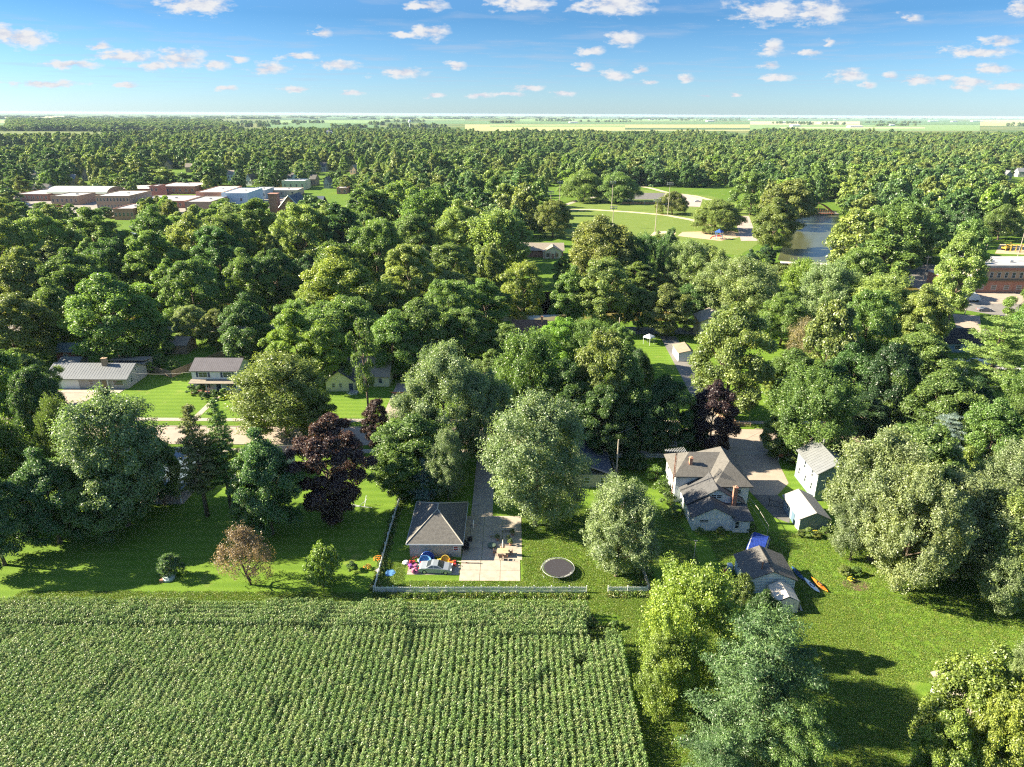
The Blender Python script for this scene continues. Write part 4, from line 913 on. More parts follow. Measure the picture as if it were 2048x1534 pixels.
# ---- grey blue two storey house and its garage
h = thing('two_storey_house', 'tall grey-blue house with pale metal roof beside the driveway', 'house')
wall_gable(50.6, 99.2, 56.6, 107.6, 5.2, 1.9, 'y').build('wall', LAPG, h)
roof_gable(50.6, 99.2, 56.6, 107.6, 5.2, 1.9, 'y', 0.35).build('roof', METAL, h)
rb = MB()
for k in range(14):
    yy_ = 98.95 + k * .68
    rb.add([(50.25, yy_, 5.22), (50.25, yy_+.06, 5.22), (53.6, yy_+.06, 7.30), (53.6, yy_, 7.30)], [(0,3,2,1)])
rb.build('roof_seam', STEEL, h)
MB().box(50.55, 99.15, 0, 50.72, 99.32, 5.2).build('corner_board', WHITE, h)
for yy_, zz_ in ((101.2, 4.1), (104.3, 4.1), (100.9, 1.9), (103.4, 1.9), (106.0, 1.9)): win(h, 50.6, yy_, zz_, .6, 1.2, '-x')
for xx_ in (52.3, 54.9): win(h, xx_, 99.2, 4.0, .7, 1.2); win(h, xx_, 99.2, 1.6, .7, 1.2)
MB().box(56.62, 100, 0, 60.5, 106, 3).build('wall', LAPG, h); roof_gable(56.62, 100, 60.5, 106, 3, 1.2, 'x', .3).build('roof', METAL, h)
MB().tube([(53.9, 106.0, 6.5), (53.9, 106.0, 8.8)], .16, 8).tube([(53.9,106.0,8.8),(53.9,106.0,9.1)], .25, 8).build('flue_pipe', STEEL, h)
h = thing('small_garage', 'low grey-blue garage with pale gabled roof and a flower bed in front', 'garage')
wall_gable(44.6, 90.3, 49.0, 97.0, 2.2, 1.05, 'y').build('wall', LAPG, h); roof_gable(44.6, 90.3, 49.0, 97.0, 2.2, 1.05, 'y', .3).build('roof', mat('pale_shingle', (0.26, 0.25, 0.235), .9, .1, 2, .4, 9), h)
door(h, 44.6, 92.8, 1.0, 1.95, flat('slate_blue_door', (0.10, 0.16, 0.22)), '-x'); door(h, 44.6, 91.2, .8, 1.95, WHITE, '-x'); win(h, 44.6, 95.2, 1.4, .7, .8, '-x')
MB().box(44.55, 90.25, 0, 44.7, 90.4, 2.2).build('corner_board', WHITE, h)
# ---- dark blue roofed cottage behind the silver maple
h = thing('cottage', 'small cottage with dark blue roof half hidden behind the big silver maple', 'house')
MB().box(9.5, 103.2, 0, 17.2, 116.0, 2.5).build('wall', mat('beige_siding', (0.42, 0.38, 0.30), .8, .06, 1, lines=('Z', .2, .02, .2)), h)
roof_gable(9.5, 103.2, 17.2, 116.0, 2.5, 1.5, 'y', .35).build('roof', mat('navy_shingle', (0.05, 0.065, 0.09), .95, .2, 3, .5, 9), h)
win(h, 15.8, 103.2, 1.4, .9, 1.0); win(h, 13, 103.2, 1.4, .9, 1.0)
# ---- blue carport house at left
h = thing('metal_roofed_house', 'shaded house with blue-grey metal roofs and an open post porch', 'house')
wall_gable(-66, 103.0, -54.8, 112, 2.7, 1.8, 'x').build('wall', mat('dark_siding', (0.10, 0.12, 0.14), .8, .1, 1), h)
roof_gable(-66, 103.0, -54.8, 112, 2.7, 1.8, 'x', .4).build('roof', METALB, h)
MB().slab([(-62.5, 97.2, 2.15), (-54.2, 97.2, 2.15), (-54.2, 102.6, 2.72), (-62.5, 102.6, 2.72)], .08).build('porch_roof', METALB, h)
rb = MB()
for k in range(19):
    x_ = -62.4 + k * .45; rb.box(x_, 97.25, 2.2, x_+.07, 97.3, 2.22); rb.add([(x_, 97.22, 2.19), (x_+.08, 97.22, 2.19), (x_+.08, 102.55, 2.755), (x_, 102.55, 2.755)], [(0,1,2,3)])
rb.build('roof_rib', flat('pale_blue_rib', (0.26, 0.34, 0.40)), h)
for x_ in (-62.2, -58.4, -54.4): MB().box(x_-.06, 97.3, 0, x_+.06, 97.42, 2.1).build('post', WHITE, h)
MB().box(-62.5, 97.1, 0.001, -54.0, 103, .12).build('porch_floor', CONC, h)
win(h, -60, 103, 1.5, 1.2, 1.0); door(h, -57, 103, .9, 2.0, WHITE)
h = thing('white_cottage', 'narrow glimpse of a shaded white house between the thin pines and the green maple', 'house')
MB().box(-47.2, 103.4, 0, -40, 112, 3.0).build('wall', LAP, h); roof_hip(-47.2, 103.4, -40, 112, 3.15, 1.8, .4).build('roof', SHINGB, h)
MB().box(-47.6, 101.6, 2.2, -42, 103.35, 2.35).build('awning', WHITE, h); MB().box(-47.5, 101.7, 0, -47.38, 101.82, 2.2).build('post', WHITE, h); win(h, -46, 103.4, 1.5, .8, 1.0)
# ---- ranch house
h = thing('ranch_house', 'long low grey ranch house with metal roof and attached garage', 'house')
RS = mat('grey_siding', (0.33, 0.34, 0.34), .8, .08, 1, lines=('Z', .22, .02, .25))
wall_gable(-108, 147.2, -89.4, 156.4, 2.6, 2.0, 'x').build('wall', RS, h); roof_gable(-108, 147.2, -89.4, 156.4, 2.6, 2.0, 'x', .45).build('roof', METAL, h)
rb = MB()
for k in range(30):
    x_ = -108.3 + k * .66; rb.add([(x_, 146.8, 2.6), (x_+.09, 146.8, 2.6), (x_+.09, 151.8, 4.83), (x_, 151.8, 4.83)], [(0,1,2,3)])
rb.build('roof_rib', flat('dark_rib', (0.16, 0.18, 0.2)), h)
chimney(h, -96.0, 151.2, 4.2, 6.2, 1.1, 0.9, BRICKT)
door(h, -102.6, 147.2, 4.2, 2.2, WHITE, name='garage_door'); win(h, -97.6, 147.2, 1.6, .9, 1.1); door(h, -94.6, 147.2, 1.0, 2.1, flat('olive_door', (0.2, 0.17, 0.1)))
win(h, -91.4, 147.2, 1.5, 2.3, 1.2); win(h, -89.4, 149.3, 1.5, .7, 1.0, '+x'); win(h, -89.4, 151.6, 3.4, .6, .8, '+x')
for x_ in (-95.5, -93.7): MB().box(x_-.1, 146.9, 0, x_+.1, 147.1, 2.4).build('post', WHITE, h)
MB().box(-98, 156.45, 0, -90, 161, 2.9).build('wall', RS, h); MB().slab([(-98.4, 156.5, 3.8), (-89.6, 156.5, 3.8), (-89.6, 161.3, 3.1), (-98.4, 161.3, 3.1)], .12).build('roof', SHINGT, h)
MB().box(-104, 144.6, .001, -90, 147.1, .08).build('porch_floor', CONC, h)
h = thing('garden_shed', 'tiny grey shed behind the left end of the ranch house', 'shed')
wall_gable(-112.5, 159, -107.5, 163, 2.0, .9, 'x').build('wall', RS, h); roof_gable(-112.5, 159, -107.5, 163, 2, .9, 'x', .25).build('roof', METAL, h)
h = thing('red_barn_shed', 'small dark red shed with white window in the shade left of the ranch house', 'shed')
wall_gable(-117.5, 166, -112.5, 171, 2.6, 1.5, 'x').build('wall', flat('barn_red', (0.12, 0.03, 0.025)), h); roof_gable(-117.5, 166, -112.5, 171, 2.6, 1.5, 'x', .25).build('roof', METALB, h); win(h, -115, 166, 1.4, .9, 1.1)
h = thing('tan_shed', 'plain brown shed behind the fenced garden', 'shed')
wall_gable(-92.6, 172, -86.6, 178, 2.5, 1.4, 'x').build('wall', WOOD, h); roof_gable(-92.6, 172, -86.6, 178, 2.5, 1.4, 'x', .3).build('roof', SHINGT, h)
# ---- white two storey house
h = thing('colonial_house', 'white two-storey house with dark roof, blue shutters and front porch', 'house')
BSH = flat('blue_shutter', (0.03, 0.05, 0.10))
wall_gable(-73.4, 146.0, -62.8, 153.4, 5.1, 1.7, 'x').build('wall', mat('white_vinyl', (0.66, 0.70, 0.74), .6, .04, 1, lines=('Z', .25, .02, .2)), h)
DKR = mat('dark_slate_roof', (0.09, 0.085, 0.10), .8, .15, 1, lines=('X', .45, .03, .35))
roof_gable(-73.4, 146.0, -62.8, 153.4, 5.1, 1.7, 'x', .35).build('roof', DKR, h)
MB().slab([(-73.7, 144.3, 2.62), (-62.5, 144.3, 2.62), (-62.5, 145.95, 3.05), (-73.7, 145.95, 3.05)], .12).build('porch_roof', SHINGT, h)
MB().box(-73.5, 144.4, .001, -62.7, 145.95, .25).build('porch_floor', BRICK, h)
for x_ in (-73.3, -69.8, -66.3, -62.9): MB().box(x_-.09, 144.5, .25, x_+.09, 144.68, 2.5).build('post', WHITE, h)
for x_ in (-70.8, -65.2):
    for q in (-.5, .5): win(h, x_+q, 146.0, 4.1, .9, 1.1)
    for q in (-1.35, 1.35): MB().box(x_+q-.2, 145.93, 3.5, x_+q+.2, 145.99, 4.7).build('shutter', BSH, h)
win(h, -71.0, 146.0, 1.6, 1.9, 1.2, shutters=BSH); win(h, -64.6, 146.0, 1.6, .9, 1.2, shutters=BSH); door(h, -67.6, 146.0, 1.0, 2.1, BSH, z=.25)
win(h, -62.8, 150, 4.0, .8, 1.1, '+x'); MB().slab([(-62.75, 148.5, 4.0), (-61.2, 148.5, 3.3), (-61.2, 152, 3.3), (-62.75, 152, 4.0)], .1).build('side_awning', DKR, h)
# ---- cream gabled house
h = thing('cream_gabled_house', 'cream gabled house with broad tan-grey roof behind a slender forked tree', 'house')
CR = mat('cream_siding', (0.66, 0.63, 0.40), .7, .05, 1, lines=('Z', .2, .02, .15))
wall_gable(-41.0, 149.5, -29.0, 157.5, 2.7, 2.9, 'x').build('wall', CR, h); roof_gable(-41.0, 149.5, -29.0, 157.5, 2.7, 2.9, 'x', .4).build('roof', SHINGT, h)
wall_gable(-43.0, 146.4, -36.6, 151, 2.7, 2.3, 'y').build('wall', CR, h); roof_gable(-43.0, 146.4, -36.6, 153, 2.7, 2.3, 'y', .4).build('roof', SHINGB, h)
win(h, -41.2, 146.4, 1.5, .6, 1.0); win(h, -39.6, 146.4, 1.5, .6, 1.0); door(h, -37.2, 146.4, .9, 2.0, BSH); win(h, -33.4, 149.5, 1.5, 1.1, 1.1, shutters=BSH); win(h, -31.0, 149.5, 1.5, .8, 1.1)
MB().box(-40, 157.6, 0, -29.5, 161.5, 3.2).build('wall', LAP, h); MB().box(-40.3, 157.55, 3.22, -29.2, 161.8, 3.4).build('flat_roof', ROOFW, h)
MB().tube([(-37.6, 143.6, .9), (-36.2, 142.6, .7), (-35.2, 144.2, .9), (-35.4, 145.8, 1.0)], .05, 5).box(-37.4, 144.2, .001, -35.4, 146.3, .4).build('entry_steps', STEEL, h)
# ---- brown roofed house, beige end wall, little shed, dark roofed house, glimpsed barn
h = thing('brown_roofed_house', 'house with a brown shingle roof showing between trees by the back street', 'house')
wall_gable(0.2, 184, 9.6, 191, 3.0, 2.4, 'x').build('wall', LAP, h); roof_gable(0.2, 184, 9.6, 191, 3.0, 2.4, 'x', .4).build('roof', SHINGR, h); chimney(h, 8.4, 187, 4.6, 6.6); win(h, 3, 184, 1.6, .9, 1.1); win(h, 7, 184, 1.6, .9, 1.1)
h = thing('tall_cream_house', 'tall cream house end wall at the left edge of the olive green tree', 'house')
wall_gable(53.5, 186.5, 62, 194, 5.6, 1.8, 'y').build('wall', mat('cream_brick', (0.55, 0.47, 0.33), .9, .1, 2), h); roof_gable(53.5, 186.5, 62, 194, 5.6, 1.8, 'y', .5).build('roof', SHINGT, h)
win(h, 53.5, 189, 4.3, .8, 1.1, '-x'); win(h, 53.5, 189, 1.7, .8, 1.1, '-x'); win(h, 55.5, 186.5, 4.3, .8, 1.1)
h = thing('white_garden_shed', 'small white shed with brown-grey roof on the sunny back lawn', 'shed')
wall_gable(43.4, 168.2, 47.4, 175, 2.3, .7, 'y', .75).build('wall', LAP, h); roof_gable(43.4, 168.2, 47.4, 175, 2.3, .7, 'y', .25, off=.75).build('roof', mat('brown_felt', (0.24, 0.19, 0.14), .95, .15, 1), h); door(h, 46, 168.2, .9, 1.9, WHITE)
h = thing('dark_roofed_house', 'house with a nearly black roof just below the side street at right', 'house')
x_, y_ = G(1905, 705); wall_gable(x_-7.5, y_, x_+7, y_+9, 2.9, 2.6, 'x').build('wall', mat('blue_siding', (0.16, 0.25, 0.36), .8, .05, 1), h); roof_gable(x_-7.5, y_, x_+7, y_+9, 2.9, 2.6, 'x', .5).build('roof', mat('black_shingle', (0.028, 0.028, 0.032), .95, .2, 2, .4, 9), h)
win(h, x_-4, y_, 1.5, .9, 1.1); win(h, x_+1, y_, 1.5, 1.6, 1.1); door(h, x_+4, y_, .9, 2, WHITE)
h = thing('white_side_house', 'sliver of a white house beside the layered pine', 'house')
x_, y_ = G(1990, 760); MB().box(x_-6, y_, 0, x_+6, y_+7, 2.8).build('wall', LAP, h); roof_hip(x_-6, y_, x_+6, y_+7, 2.9, 1.6).build('roof', ROOFW, h); win(h, x_-3, y_, 1.5, .9, 1.1)
h = thing('foreground_house', 'white house almost hidden under the yellow-green trees at bottom right', 'house')
x_, y_ = G(2020, 1520); wall_gable(x_-3.2, y_, x_+4.5, y_+8.5, 2.7, 1.7, 'y').build('wall', LAP, h); roof_gable(x_-3.2, y_, x_+4.5, y_+8.5, 2.7, 1.7, 'y', .35).build('roof', SHINGT, h); win(h, x_-1.8, y_, 1.5, .8, 1.0); win(h, x_+2.2, y_, 1.5, .8, 1.0); chimney(h, x_+2.6, y_+5, 3.2, 5.0, m=WHITE)
wp = MB().box(0, 0, 0, 1.2, .8, .9).box(.1, .1, .9, 1.1, .7, 1.0).build('water_tank', flat('blue_plastic', (0.05, 0.20, 0.38))); x_, y_ = G(1893, 1470); wp.location = (x_, y_, 0); tag(wp, 'small blue plastic box beside the hidden white house', 'box')

# ---- red brick block at right
h = thing('brick_store', 'red brick two-storey store with arched upper windows and cream side wall', 'store')
bx, by = 169.0, 245.0
CRW = mat('cream_render', (0.66, 0.58, 0.44), .9, .08, .6)
MB().box(bx, by, 0, bx+34, by+20, 9.3).build('wall', BRICKT, h); MB().box(bx-.06, by+.3, 3, bx-.005, by+20, 9.28).build('side_wall', CRW, h)
MB().box(bx-.3, by-.3, 9.3, bx+34.3, by+20.3, 9.5).box(bx-.3, by-.3, 9.5, bx+34.3, by+.1, 10.1).build('roof', ROOFG, h)
MB().box(bx-.1, by-.35, 8.3, bx+34, by-.005, 9.25).build('cornice', BRICK, h); MB().box(bx-.1, by-.5, 4.3, bx+34, by-.005, 4.9).build('cornice', mat('brown_trim', (0.14, 0.10, 0.07), .8), h)
MB().box(bx, by-.06, 0.05, bx+34, by-.008, 4.28).build('shop_front', BRICK, h)
for k in range(12): win(h, bx+2+k*2.7, by-.005, 6.5, 1.1, 1.9)
for k in range(7): win(h, bx+2+k*4.6, by-.07, 2.0, 1.7, 1.5)
MB().box(bx+.5, by+5, 9.5, bx+4.5, by+8, 12.2).build('roof_hatch', CRW, h)
for k in range(3): MB().box(bx+9+k*7, by+8, 9.5, bx+10.2+k*7, by+9.2, 10.3).build('roof_vent', STEEL, h)
MB().box(bx-11, by+.2, 0, bx-.01, by+12, 5.2).build('annexe_wall', BRICK, h); MB().box(bx-11.2, by, 5.2, bx-.02, by+12.2, 5.5).build('annexe_roof', ROOFG, h)
MB().box(bx-10.9, by+.1, .05, bx-.4, by+.19, 1.6).build('painted_base', CRW, h); chimney(h, bx-5.5, by+6, 5.5, 7.6, .9, .9)
# ---- town buildings, each from its photographed ground line
def town(label, u0, u1, vb, depth, hgt, wm, rm, nwin=0, storeys=1, rise=0.0, rot=0.0, cat='building', name='town_building', para=0.5, wz=None, sidewin=0):
    if name == 'town_building': depth *= 1.5
    x0, y0 = G(u0, vb); x1, y1 = G(u1, vb); w = math.hypot(x1-x0, y1-y0) ; t = thing(name, label, cat, (x0, y0, 0), rot or math.atan2(y1-y0, x1-x0))
    if rise > 0:
        wall_gable(0, 0, w, depth, hgt, rise, 'x').build('wall', wm, t); roof_gable(0, 0, w, depth, hgt, rise, 'x', .4).build('roof', rm, t)
    elif rise < 0:
        wall_gable(0, 0, w, depth, hgt, -rise, 'y').build('wall', wm, t); roof_gable(0, 0, w, depth, hgt, -rise, 'y', .4).build('roof', rm, t)
    else:
        MB().box(0, 0, 0, w, depth, hgt).build('wall', wm, t); MB().box(.3, .3, hgt, w-.3, depth-.3, hgt+.12).build('roof', rm, t)
        pr = MB(); q = para
        pr.box(0, 0, hgt+.002, w, .28, hgt+q).box(0, depth-.28, hgt+.002, w, depth, hgt+q).box(0, .281, hgt+.002, .28, depth-.281, hgt+q).box(w-.28, .281, hgt+.002, w, depth-.281, hgt+q); pr.build('parapet', wm, t)
        MB().box(w*.6, depth*.5, hgt+.12, w*.6+1.4, depth*.5+1.2, hgt+1.1).build('roof_vent', STEEL, t)
    for k in range(nwin):
        for s_ in range(storeys):
            z = (hgt / storeys) * (s_ + .52); win(t, w*(k+.5)/nwin, 0, z, min(1.3, w/nwin*.45), min(1.9, hgt/storeys*.5))
    for k in range(sidewin): win(t, 0 if u0 > 1024 else w, depth*(k+.5)/sidewin, hgt*.7, 1.0, 1.7, '-x' if u0 > 1024 else '+x')
    return t
town('long low brown brick building at the far left end of the town', 31, 98, 402, 26, 4.4, BRICK, ROOFG, 8)
t = thing('arched_hall', 'long hall with a curved pale green metal roof', 'building', (*G(96, 400), 0)); w_ = 44
wl = MB(); rfv = []; rfb = MB(); K = 10
for k in range(K + 1):
    a_ = math.pi * k / K; rfv.append((24 * (0.5 - 0.5 * math.cos(a_)), 4.5 + 4.2 * math.sin(a_)))
rfb.add([(0, y_, z_) for y_, z_ in rfv] + [(w_, y_, z_) for y_, z_ in rfv] + [(0, 0, 4.3), (0, 24, 4.3), (w_, 0, 4.3), (w_, 24, 4.3)], [(k, k + K + 1, k + K + 2, k + 1) for k in range(K)])
rfb.build('roof', mat('pale_green_metal', (0.42, 0.47, 0.38), .6, .06, .3), t)
wl.add([(0, y_, z_ - .03) for y_, z_ in rfv] + [(0, 24, 0), (0, 0, 0)], [tuple(range(K+3))]); wl.add([(w_, y_, z_ - .03) for y_, z_ in rfv] + [(w_, 24, 0), (w_, 0, 0)], [tuple(range(K+2, -1, -1))]); wl.box(.05, .05, 0, w_-.05, 23.9, 4.4); wl.build('wall', BRICKT, t)
town('tan brick shop with dark openings left of the corner building', 104, 158, 410, 16, 5.6, BRICKT, ROOFG, 6)
t = town('brown brick corner building with a row of arched upper windows', 196, 262, 420, 22, 8.6, BRICKT, ROOFW, 10, 2, cat='building', sidewin=8)
town('low brick wing with pale roof behind the corner building', 239, 306, 392, 20, 5.0, BRICK, ROOFW, 5)
town('narrow brick tower block standing above the row of shops', 303, 320, 400, 9, 9.5, BRICK, ROOFG, 2, 2)
town('wide brick warehouse with white roof behind the narrow tower block', 318, 392, 388, 22, 5.5, BRICK, ROOFW, 6)
town('low grey roofed shop right of the corner building', 268, 372, 416, 24, 4.2, BRICK, ROOFG, 5)
town('broad tan-walled building with grey roof above the treetops', 372, 424, 424, 22, 6.0, BRICKT, ROOFG)
town('big white-roofed brick block with bright side parapets', 394, 446, 404, 30, 6.4, BRICKO, ROOFW, 6)
town('pale blue plastered front at the right end of the white-roofed block', 446, 497, 412, 24, 8.2, mat('pale_blue_plaster', (0.46, 0.58, 0.66), .8, .06, .3), ROOFW, 2)
town('light grey building with tall bluish windows', 500, 532, 398, 16, 6.0, mat('light_grey_plaster', (0.5, 0.52, 0.52), .8), ROOFW, 5)
town('yellow painted building behind the shops', 526, 564, 376, 12, 5.5, mat('yellow_paint', (0.66, 0.50, 0.10), .8, .08, .5), ROOFG, 5)
town('pale sage green building right of the yellow one', 565, 611, 380, 14, 7.0, mat('sage_plaster', (0.46, 0.50, 0.36), .8, .05, .3), ROOFW, 4)
town('low tan-roofed shop in front of the sage green building', 532, 596, 392, 14, 4.0, mat('tan_plaster', (0.5, 0.42, 0.32), .9), ROOFW, 3)
town('orange-red brick building glimpsed through the front treetops', 230, 270, 440, 16, 6.2, BRICKO, ROOFG, 5)
town('white house in deep shade at the left edge of town', 66, 98, 388, 12, 5.0, LAP, SHINGB, 3, rise=2.2, cat='house', name='town_house')
town('small orange brick shop near the church', 674, 695, 388, 9, 4.2, BRICKO, ROOFG, 2)
town('pinkish gabled house in the trees right of the church', 700, 716, 414, 9, 5.0, mat('pink_render', (0.62, 0.45, 0.36), .9), SHINGT, 2, rise=-3.0, cat='house', name='town_house')
t = thing('brick_church', 'brick church with dark slate roof, white-edged gable and square tower', 'church', (*G(562, 436), 0))
wall_gable(0, 0, 12, 22, 6.5, 6.5, 'y').build('wall', BRICK, t); roof_gable(0, 0, 12, 22, 6.5, 6.5, 'y', .5).build('roof', mat('dark_slate', (0.07, 0.09, 0.12), .8, .1, .5), t)
MB().box(-7, 2, 0, -1.8, 7.2, 13.5).box(-7.3, 1.7, 13.5, -1.5, 7.5, 14.2).build('tower', BRICK, t)
MB().tube([(-.6, -.5, 6.2), (6, -.5, 13.5), (12.6, -.5, 6.2)], .28, 4).build('gable_trim', WHITE, t); win(t, 6, 0, 6, 2, 3.5); win(t, 2.5, 0, 3, 1, 2); win(t, 9.5, 0, 3, 1, 2)
MB().box(9, 22, 0, 20, 34, 6).build('parish_wall', BRICK, t); roof_gable(9, 22, 20, 34, 6, 4, 'x', .4).build('parish_roof', mat('dark_slate', (0.07, 0.09, 0.12)), t)
# houses showing between the far trees
rh = random.Random(21)
for (u, v, wd, lb) in HOUSES:
    t = town(lb, u, u + wd, v + 9, 10, 5.5, rh.choice([LAP, RS, WHITE, BRICKT]), rh.choice([SHINGT, SHINGB, METAL, SHING]), 2, 1, rise=rh.choice([3.5, -4.0]), cat='house', name='town_house', rot=rh.uniform(-.3, .3))
    t['group'] = 'houses among the far trees'
# farm buildings on the plain
for (u, v, wd, hg, lb) in [(1415,243,14,8,'white barn at the left of the farmland barns'),(1560,246,12,8,'white barn beside a farm copse'),(1640,247,30,7,'long cream farm shed in the right-hand farmland'),(1585,253,16,7,'low white farm shed nearest the woods'),(1700,255,26,7,'long pale roofed farm shed above the woods'),(1780,252,10,9,'small white farmhouse on the plain'),
                           (1860,243,18,8,'white farm shed far out at right'),(1905,244,10,9,'pale grain barn far out at right'),(1945,243,22,8,'long white barn farthest right on the plain'),(1140,246,16,6,'low white barn in the middle of the plain'),(575,263,38,6,'long pale greenhouse at the left end of the farmland'),(1300,240,9,8,'tiny white barn on the central horizon'),(1500,240,9,8,'tiny white barn on the right-centre horizon'),(1670,240,9,9,'tiny white silo barn near the right horizon')]:
    t = town(lb, u, u + wd, v, 30, hg, WHITE, ROOFW, 2, 1, rise=3.0, cat='barn', name='farm_building'); t['group'] = 'farm buildings on the plain'
# grain tower and water tower
t = thing('grain_elevator', 'grey grain elevator rising above the far trees', 'grain elevator', (*G(661, 285), 0))
MB().box(-6, -4, 0, 6, 4, 22).build('silo_block', flat('grey_steel_cladding', (0.30, 0.34, 0.36)), t); roof_gable(-6, -4, 6, 4, 22, 3, 'x', .3).build('roof', METAL, t); MB().box(-1.5, -1.5, 25, 1.5, 1.5, 29).build('headhouse', METAL, t)
t = thing('water_tower', 'pale slender water tower on the left horizon', 'tower', (*G(820, 262), 0))
MB().lathe([(2.2, 0), (1.4, 4), (1.3, 26), (4.5, 29), (6, 33), (4.5, 37), (.5, 39)], seg=14).build('tank', WHITE, t)
# park house
h = thing('porch_house', 'brick-fronted house with a cream pediment porch beside the ball field', 'house')
x_, y_ = G(1082, 516)
wall_gable(x_-9, y_+2, x_+10, y_+12, 3.2, 2.3, 'x').build('wall', BRICK, h); roof_gable(x_-9, y_+2, x_+10, y_+12, 3.2, 2.3, 'x', .6).build('roof', SHINGT, h)
wall_gable(x_+1.0, y_-1.2, x_+9.4, y_+4, 3.0, 2.3, 'y').build('porch_gable', CRW, h); roof_gable(x_+1.0, y_-1.2, x_+9.4, y_+5.5, 3.0, 2.3, 'y', .4).build('porch_roof', SHINGT, h)
for q in (1.2, 3.8, 6.6, 9.1): MB().box(x_+q, y_-1.9, 0, x_+q+.3, y_-1.6, 2.9).build('post', BRICK, h)
win(h, x_+3, y_-1.2, 1.6, 1.2, 1.4, frame=BRICK); win(h, x_+7, y_-1.2, 1.6, 1.2, 1.4, frame=BRICK); door(h, x_+5.2, y_-1.2, 1.0, 2.1, BRICK)

# ------------------------------------------------------------------ fences
def picket_fence(name, label, pts, h=1.05, sp=0.135, m=PICK, rails=True, group=None):
    t = thing(name, label, 'fence', (*pts[0], 0), group=group); ox, oy = pts[0]; pk = MB(); rl = MB(); po = []
    rg = random.Random(len(label))
    for (a, b) in zip(pts, pts[1:]):
        d = Vector((b[0]-a[0], b[1]-a[1], 0)); L_ = d.length; d.normalize(); n = Vector((-d.y, d.x, 0))
        k = int(L_ / sp)
        for i in range(k):
            p = Vector((a[0]-ox, a[1]-oy, 0)) + d * (i + .5) * sp; hh = h + rg.uniform(-.05, .05); w = .085; l_ = rg.uniform(-.02, .02)
            q = [p - d*w/2, p + d*w/2]; v = [(*q[0][:2], .06), (*q[1][:2], .06), (q[1].x + n.x*l_, q[1].y + n.y*l_, hh-.07), ((p.x) + n.x*l_, p.y + n.y*l_, hh), (q[0].x + n.x*l_, q[0].y + n.y*l_, hh-.07)]
            o2 = [(x + n.x*.022, y + n.y*.022, z) for x, y, z in v]; pk.add(v + o2, [(0,1,2,3,4), (9,8,7,6,5), (0,5,6,1), (1,6,7,2), (2,7,8,3), (3,8,9,4), (4,9,5,0)])
        for z in (.25, .8):
            s = Vector((a[0]-ox, a[1]-oy, z*h)) + n*.05; e = s + d*L_; rl.tube([s, e], .045, 4)
        j = max(1, round(L_ / 2.4))
        for i in range(j + 1):
            p = Vector((a[0]-ox, a[1]-oy, 0)) + d * L_ * i / j + n*.12; MB().box(p.x-.05, p.y-.05, 0, p.x+.05, p.y+.05, h+.06).build('post', m, t)
    o = pk.build('pickets', m, t); o['kind'] = 'stuff'; rl.build('rail', m, t); return t
picket_fence('picket_fence', 'long weathered picket fence between the garage lawn and the maize field', [(-18.2, 75.0), (10.2, 75.25)])
picket_fence('picket_fence', 'short weathered picket fence section right of the gap by the trampoline', [(13.1, 75.3), (18.4, 75.35)])
picket_fence('picket_fence', 'whitish picket fence running back along the left side of the garage', [(-18.35, 75.1), (-18.6, 90), (-18.4, 106)])
picket_fence('picket_fence', 'old grey wire-and-picket fence behind the small silvery maple', [(18.7, 75.4), (18.4, 88), (18.6, 112)], sp=.3, h=1.2, m=WOODG)
picket_fence('picket_fence', 'white picket fence along the shaded street behind the cottage', [(18, 114.2), (39, 114.2)], h=.95, sp=.16, m=WHITE)
def board_fence(label, pts, h=1.8, m=WOOD):
    t = thing('board_fence', label, 'fence', (*pts[0], 0)); ox, oy = pts[0]; me = MB().box(-.075, -.012, .05, .075, .012, h).mesh('board', m)
    for a, b in zip(pts, pts[1:]):
        d = Vector((b[0]-a[0], b[1]-a[1])); L_ = d.length; d.normalize(); an = math.atan2(d.y, d.x)
        for i in range(int(L_ / .3)):
            o = obj('board', me, t, (a[0]-ox + d.x*(i+.5)*.3, a[1]-oy + d.y*(i+.5)*.3, 0), an, (1.85, 1, random.uniform(.97, 1.03)))
        for i in range(int(L_ / 2.4) + 1):
            px, py = a[0]-ox + d.x*i*2.4, a[1]-oy + d.y*i*2.4; MB().box(px-.06, py+.03, 0, px+.06, py+.15, h+.05).build('post', m, t)
    return t
board_fence('tall brown board fence between the ranch house and the white two-storey house', [(-89.0, 158.0), (-82.6, 154.6), (-75.5, 172)])
board_fence('brown board fence along the far side of the garden', [(-75.5, 172), (-71, 186)])
t = thing('iron_gate', 'dark iron railing gate at the end of the asphalt drive', 'gate', (42.4, 97.3, 0))
gm = MB().tube([(0,0,0),(0,0,1.7)], .05, 5).tube([(2.6,-.6,0),(2.6,-.6,1.5)], .05, 5).tube([(0,0,1.3),(1.3,-.3,1.05),(2.6,-.6,1.3)], .03, 4).tube([(0,0,.2),(2.6,-.6,.2)], .03, 4)
gm.build('gate_frame', BLACK, t); gm = MB()
for k in range(16): f_ = (k+.5)/16; gm.tube([(2.6*f_, -.6*f_, .2), (2.6*f_, -.6*f_, 1.15 + .15*abs(f_-.5))], .014, 4)
gm.build('bar', BLACK, t)
t = thing('garden_arbour', 'thin wire trellis along the side of the white rambling house', 'trellis', (39.2, 88.8, 0))
MB().tube([(0,0,0),(0,0,1.9),(-.1,4,2.1),(-.3,8.5,1.9),(-.3,8.5,0)], .04, 5).tube([(0,0,1),(-.1,4,1.1),(-.3,8.5,1)], .025, 4).build('frame', WOODG, t)
WALLB = mat('brown_stone_wall', (0.34, 0.23, 0.15), .95, .25, 1, .6, 4)
t = thing('roadside_wall', 'rough brown retaining wall under the leaning olive green tree', 'wall', (45.5, 128.5, 0))
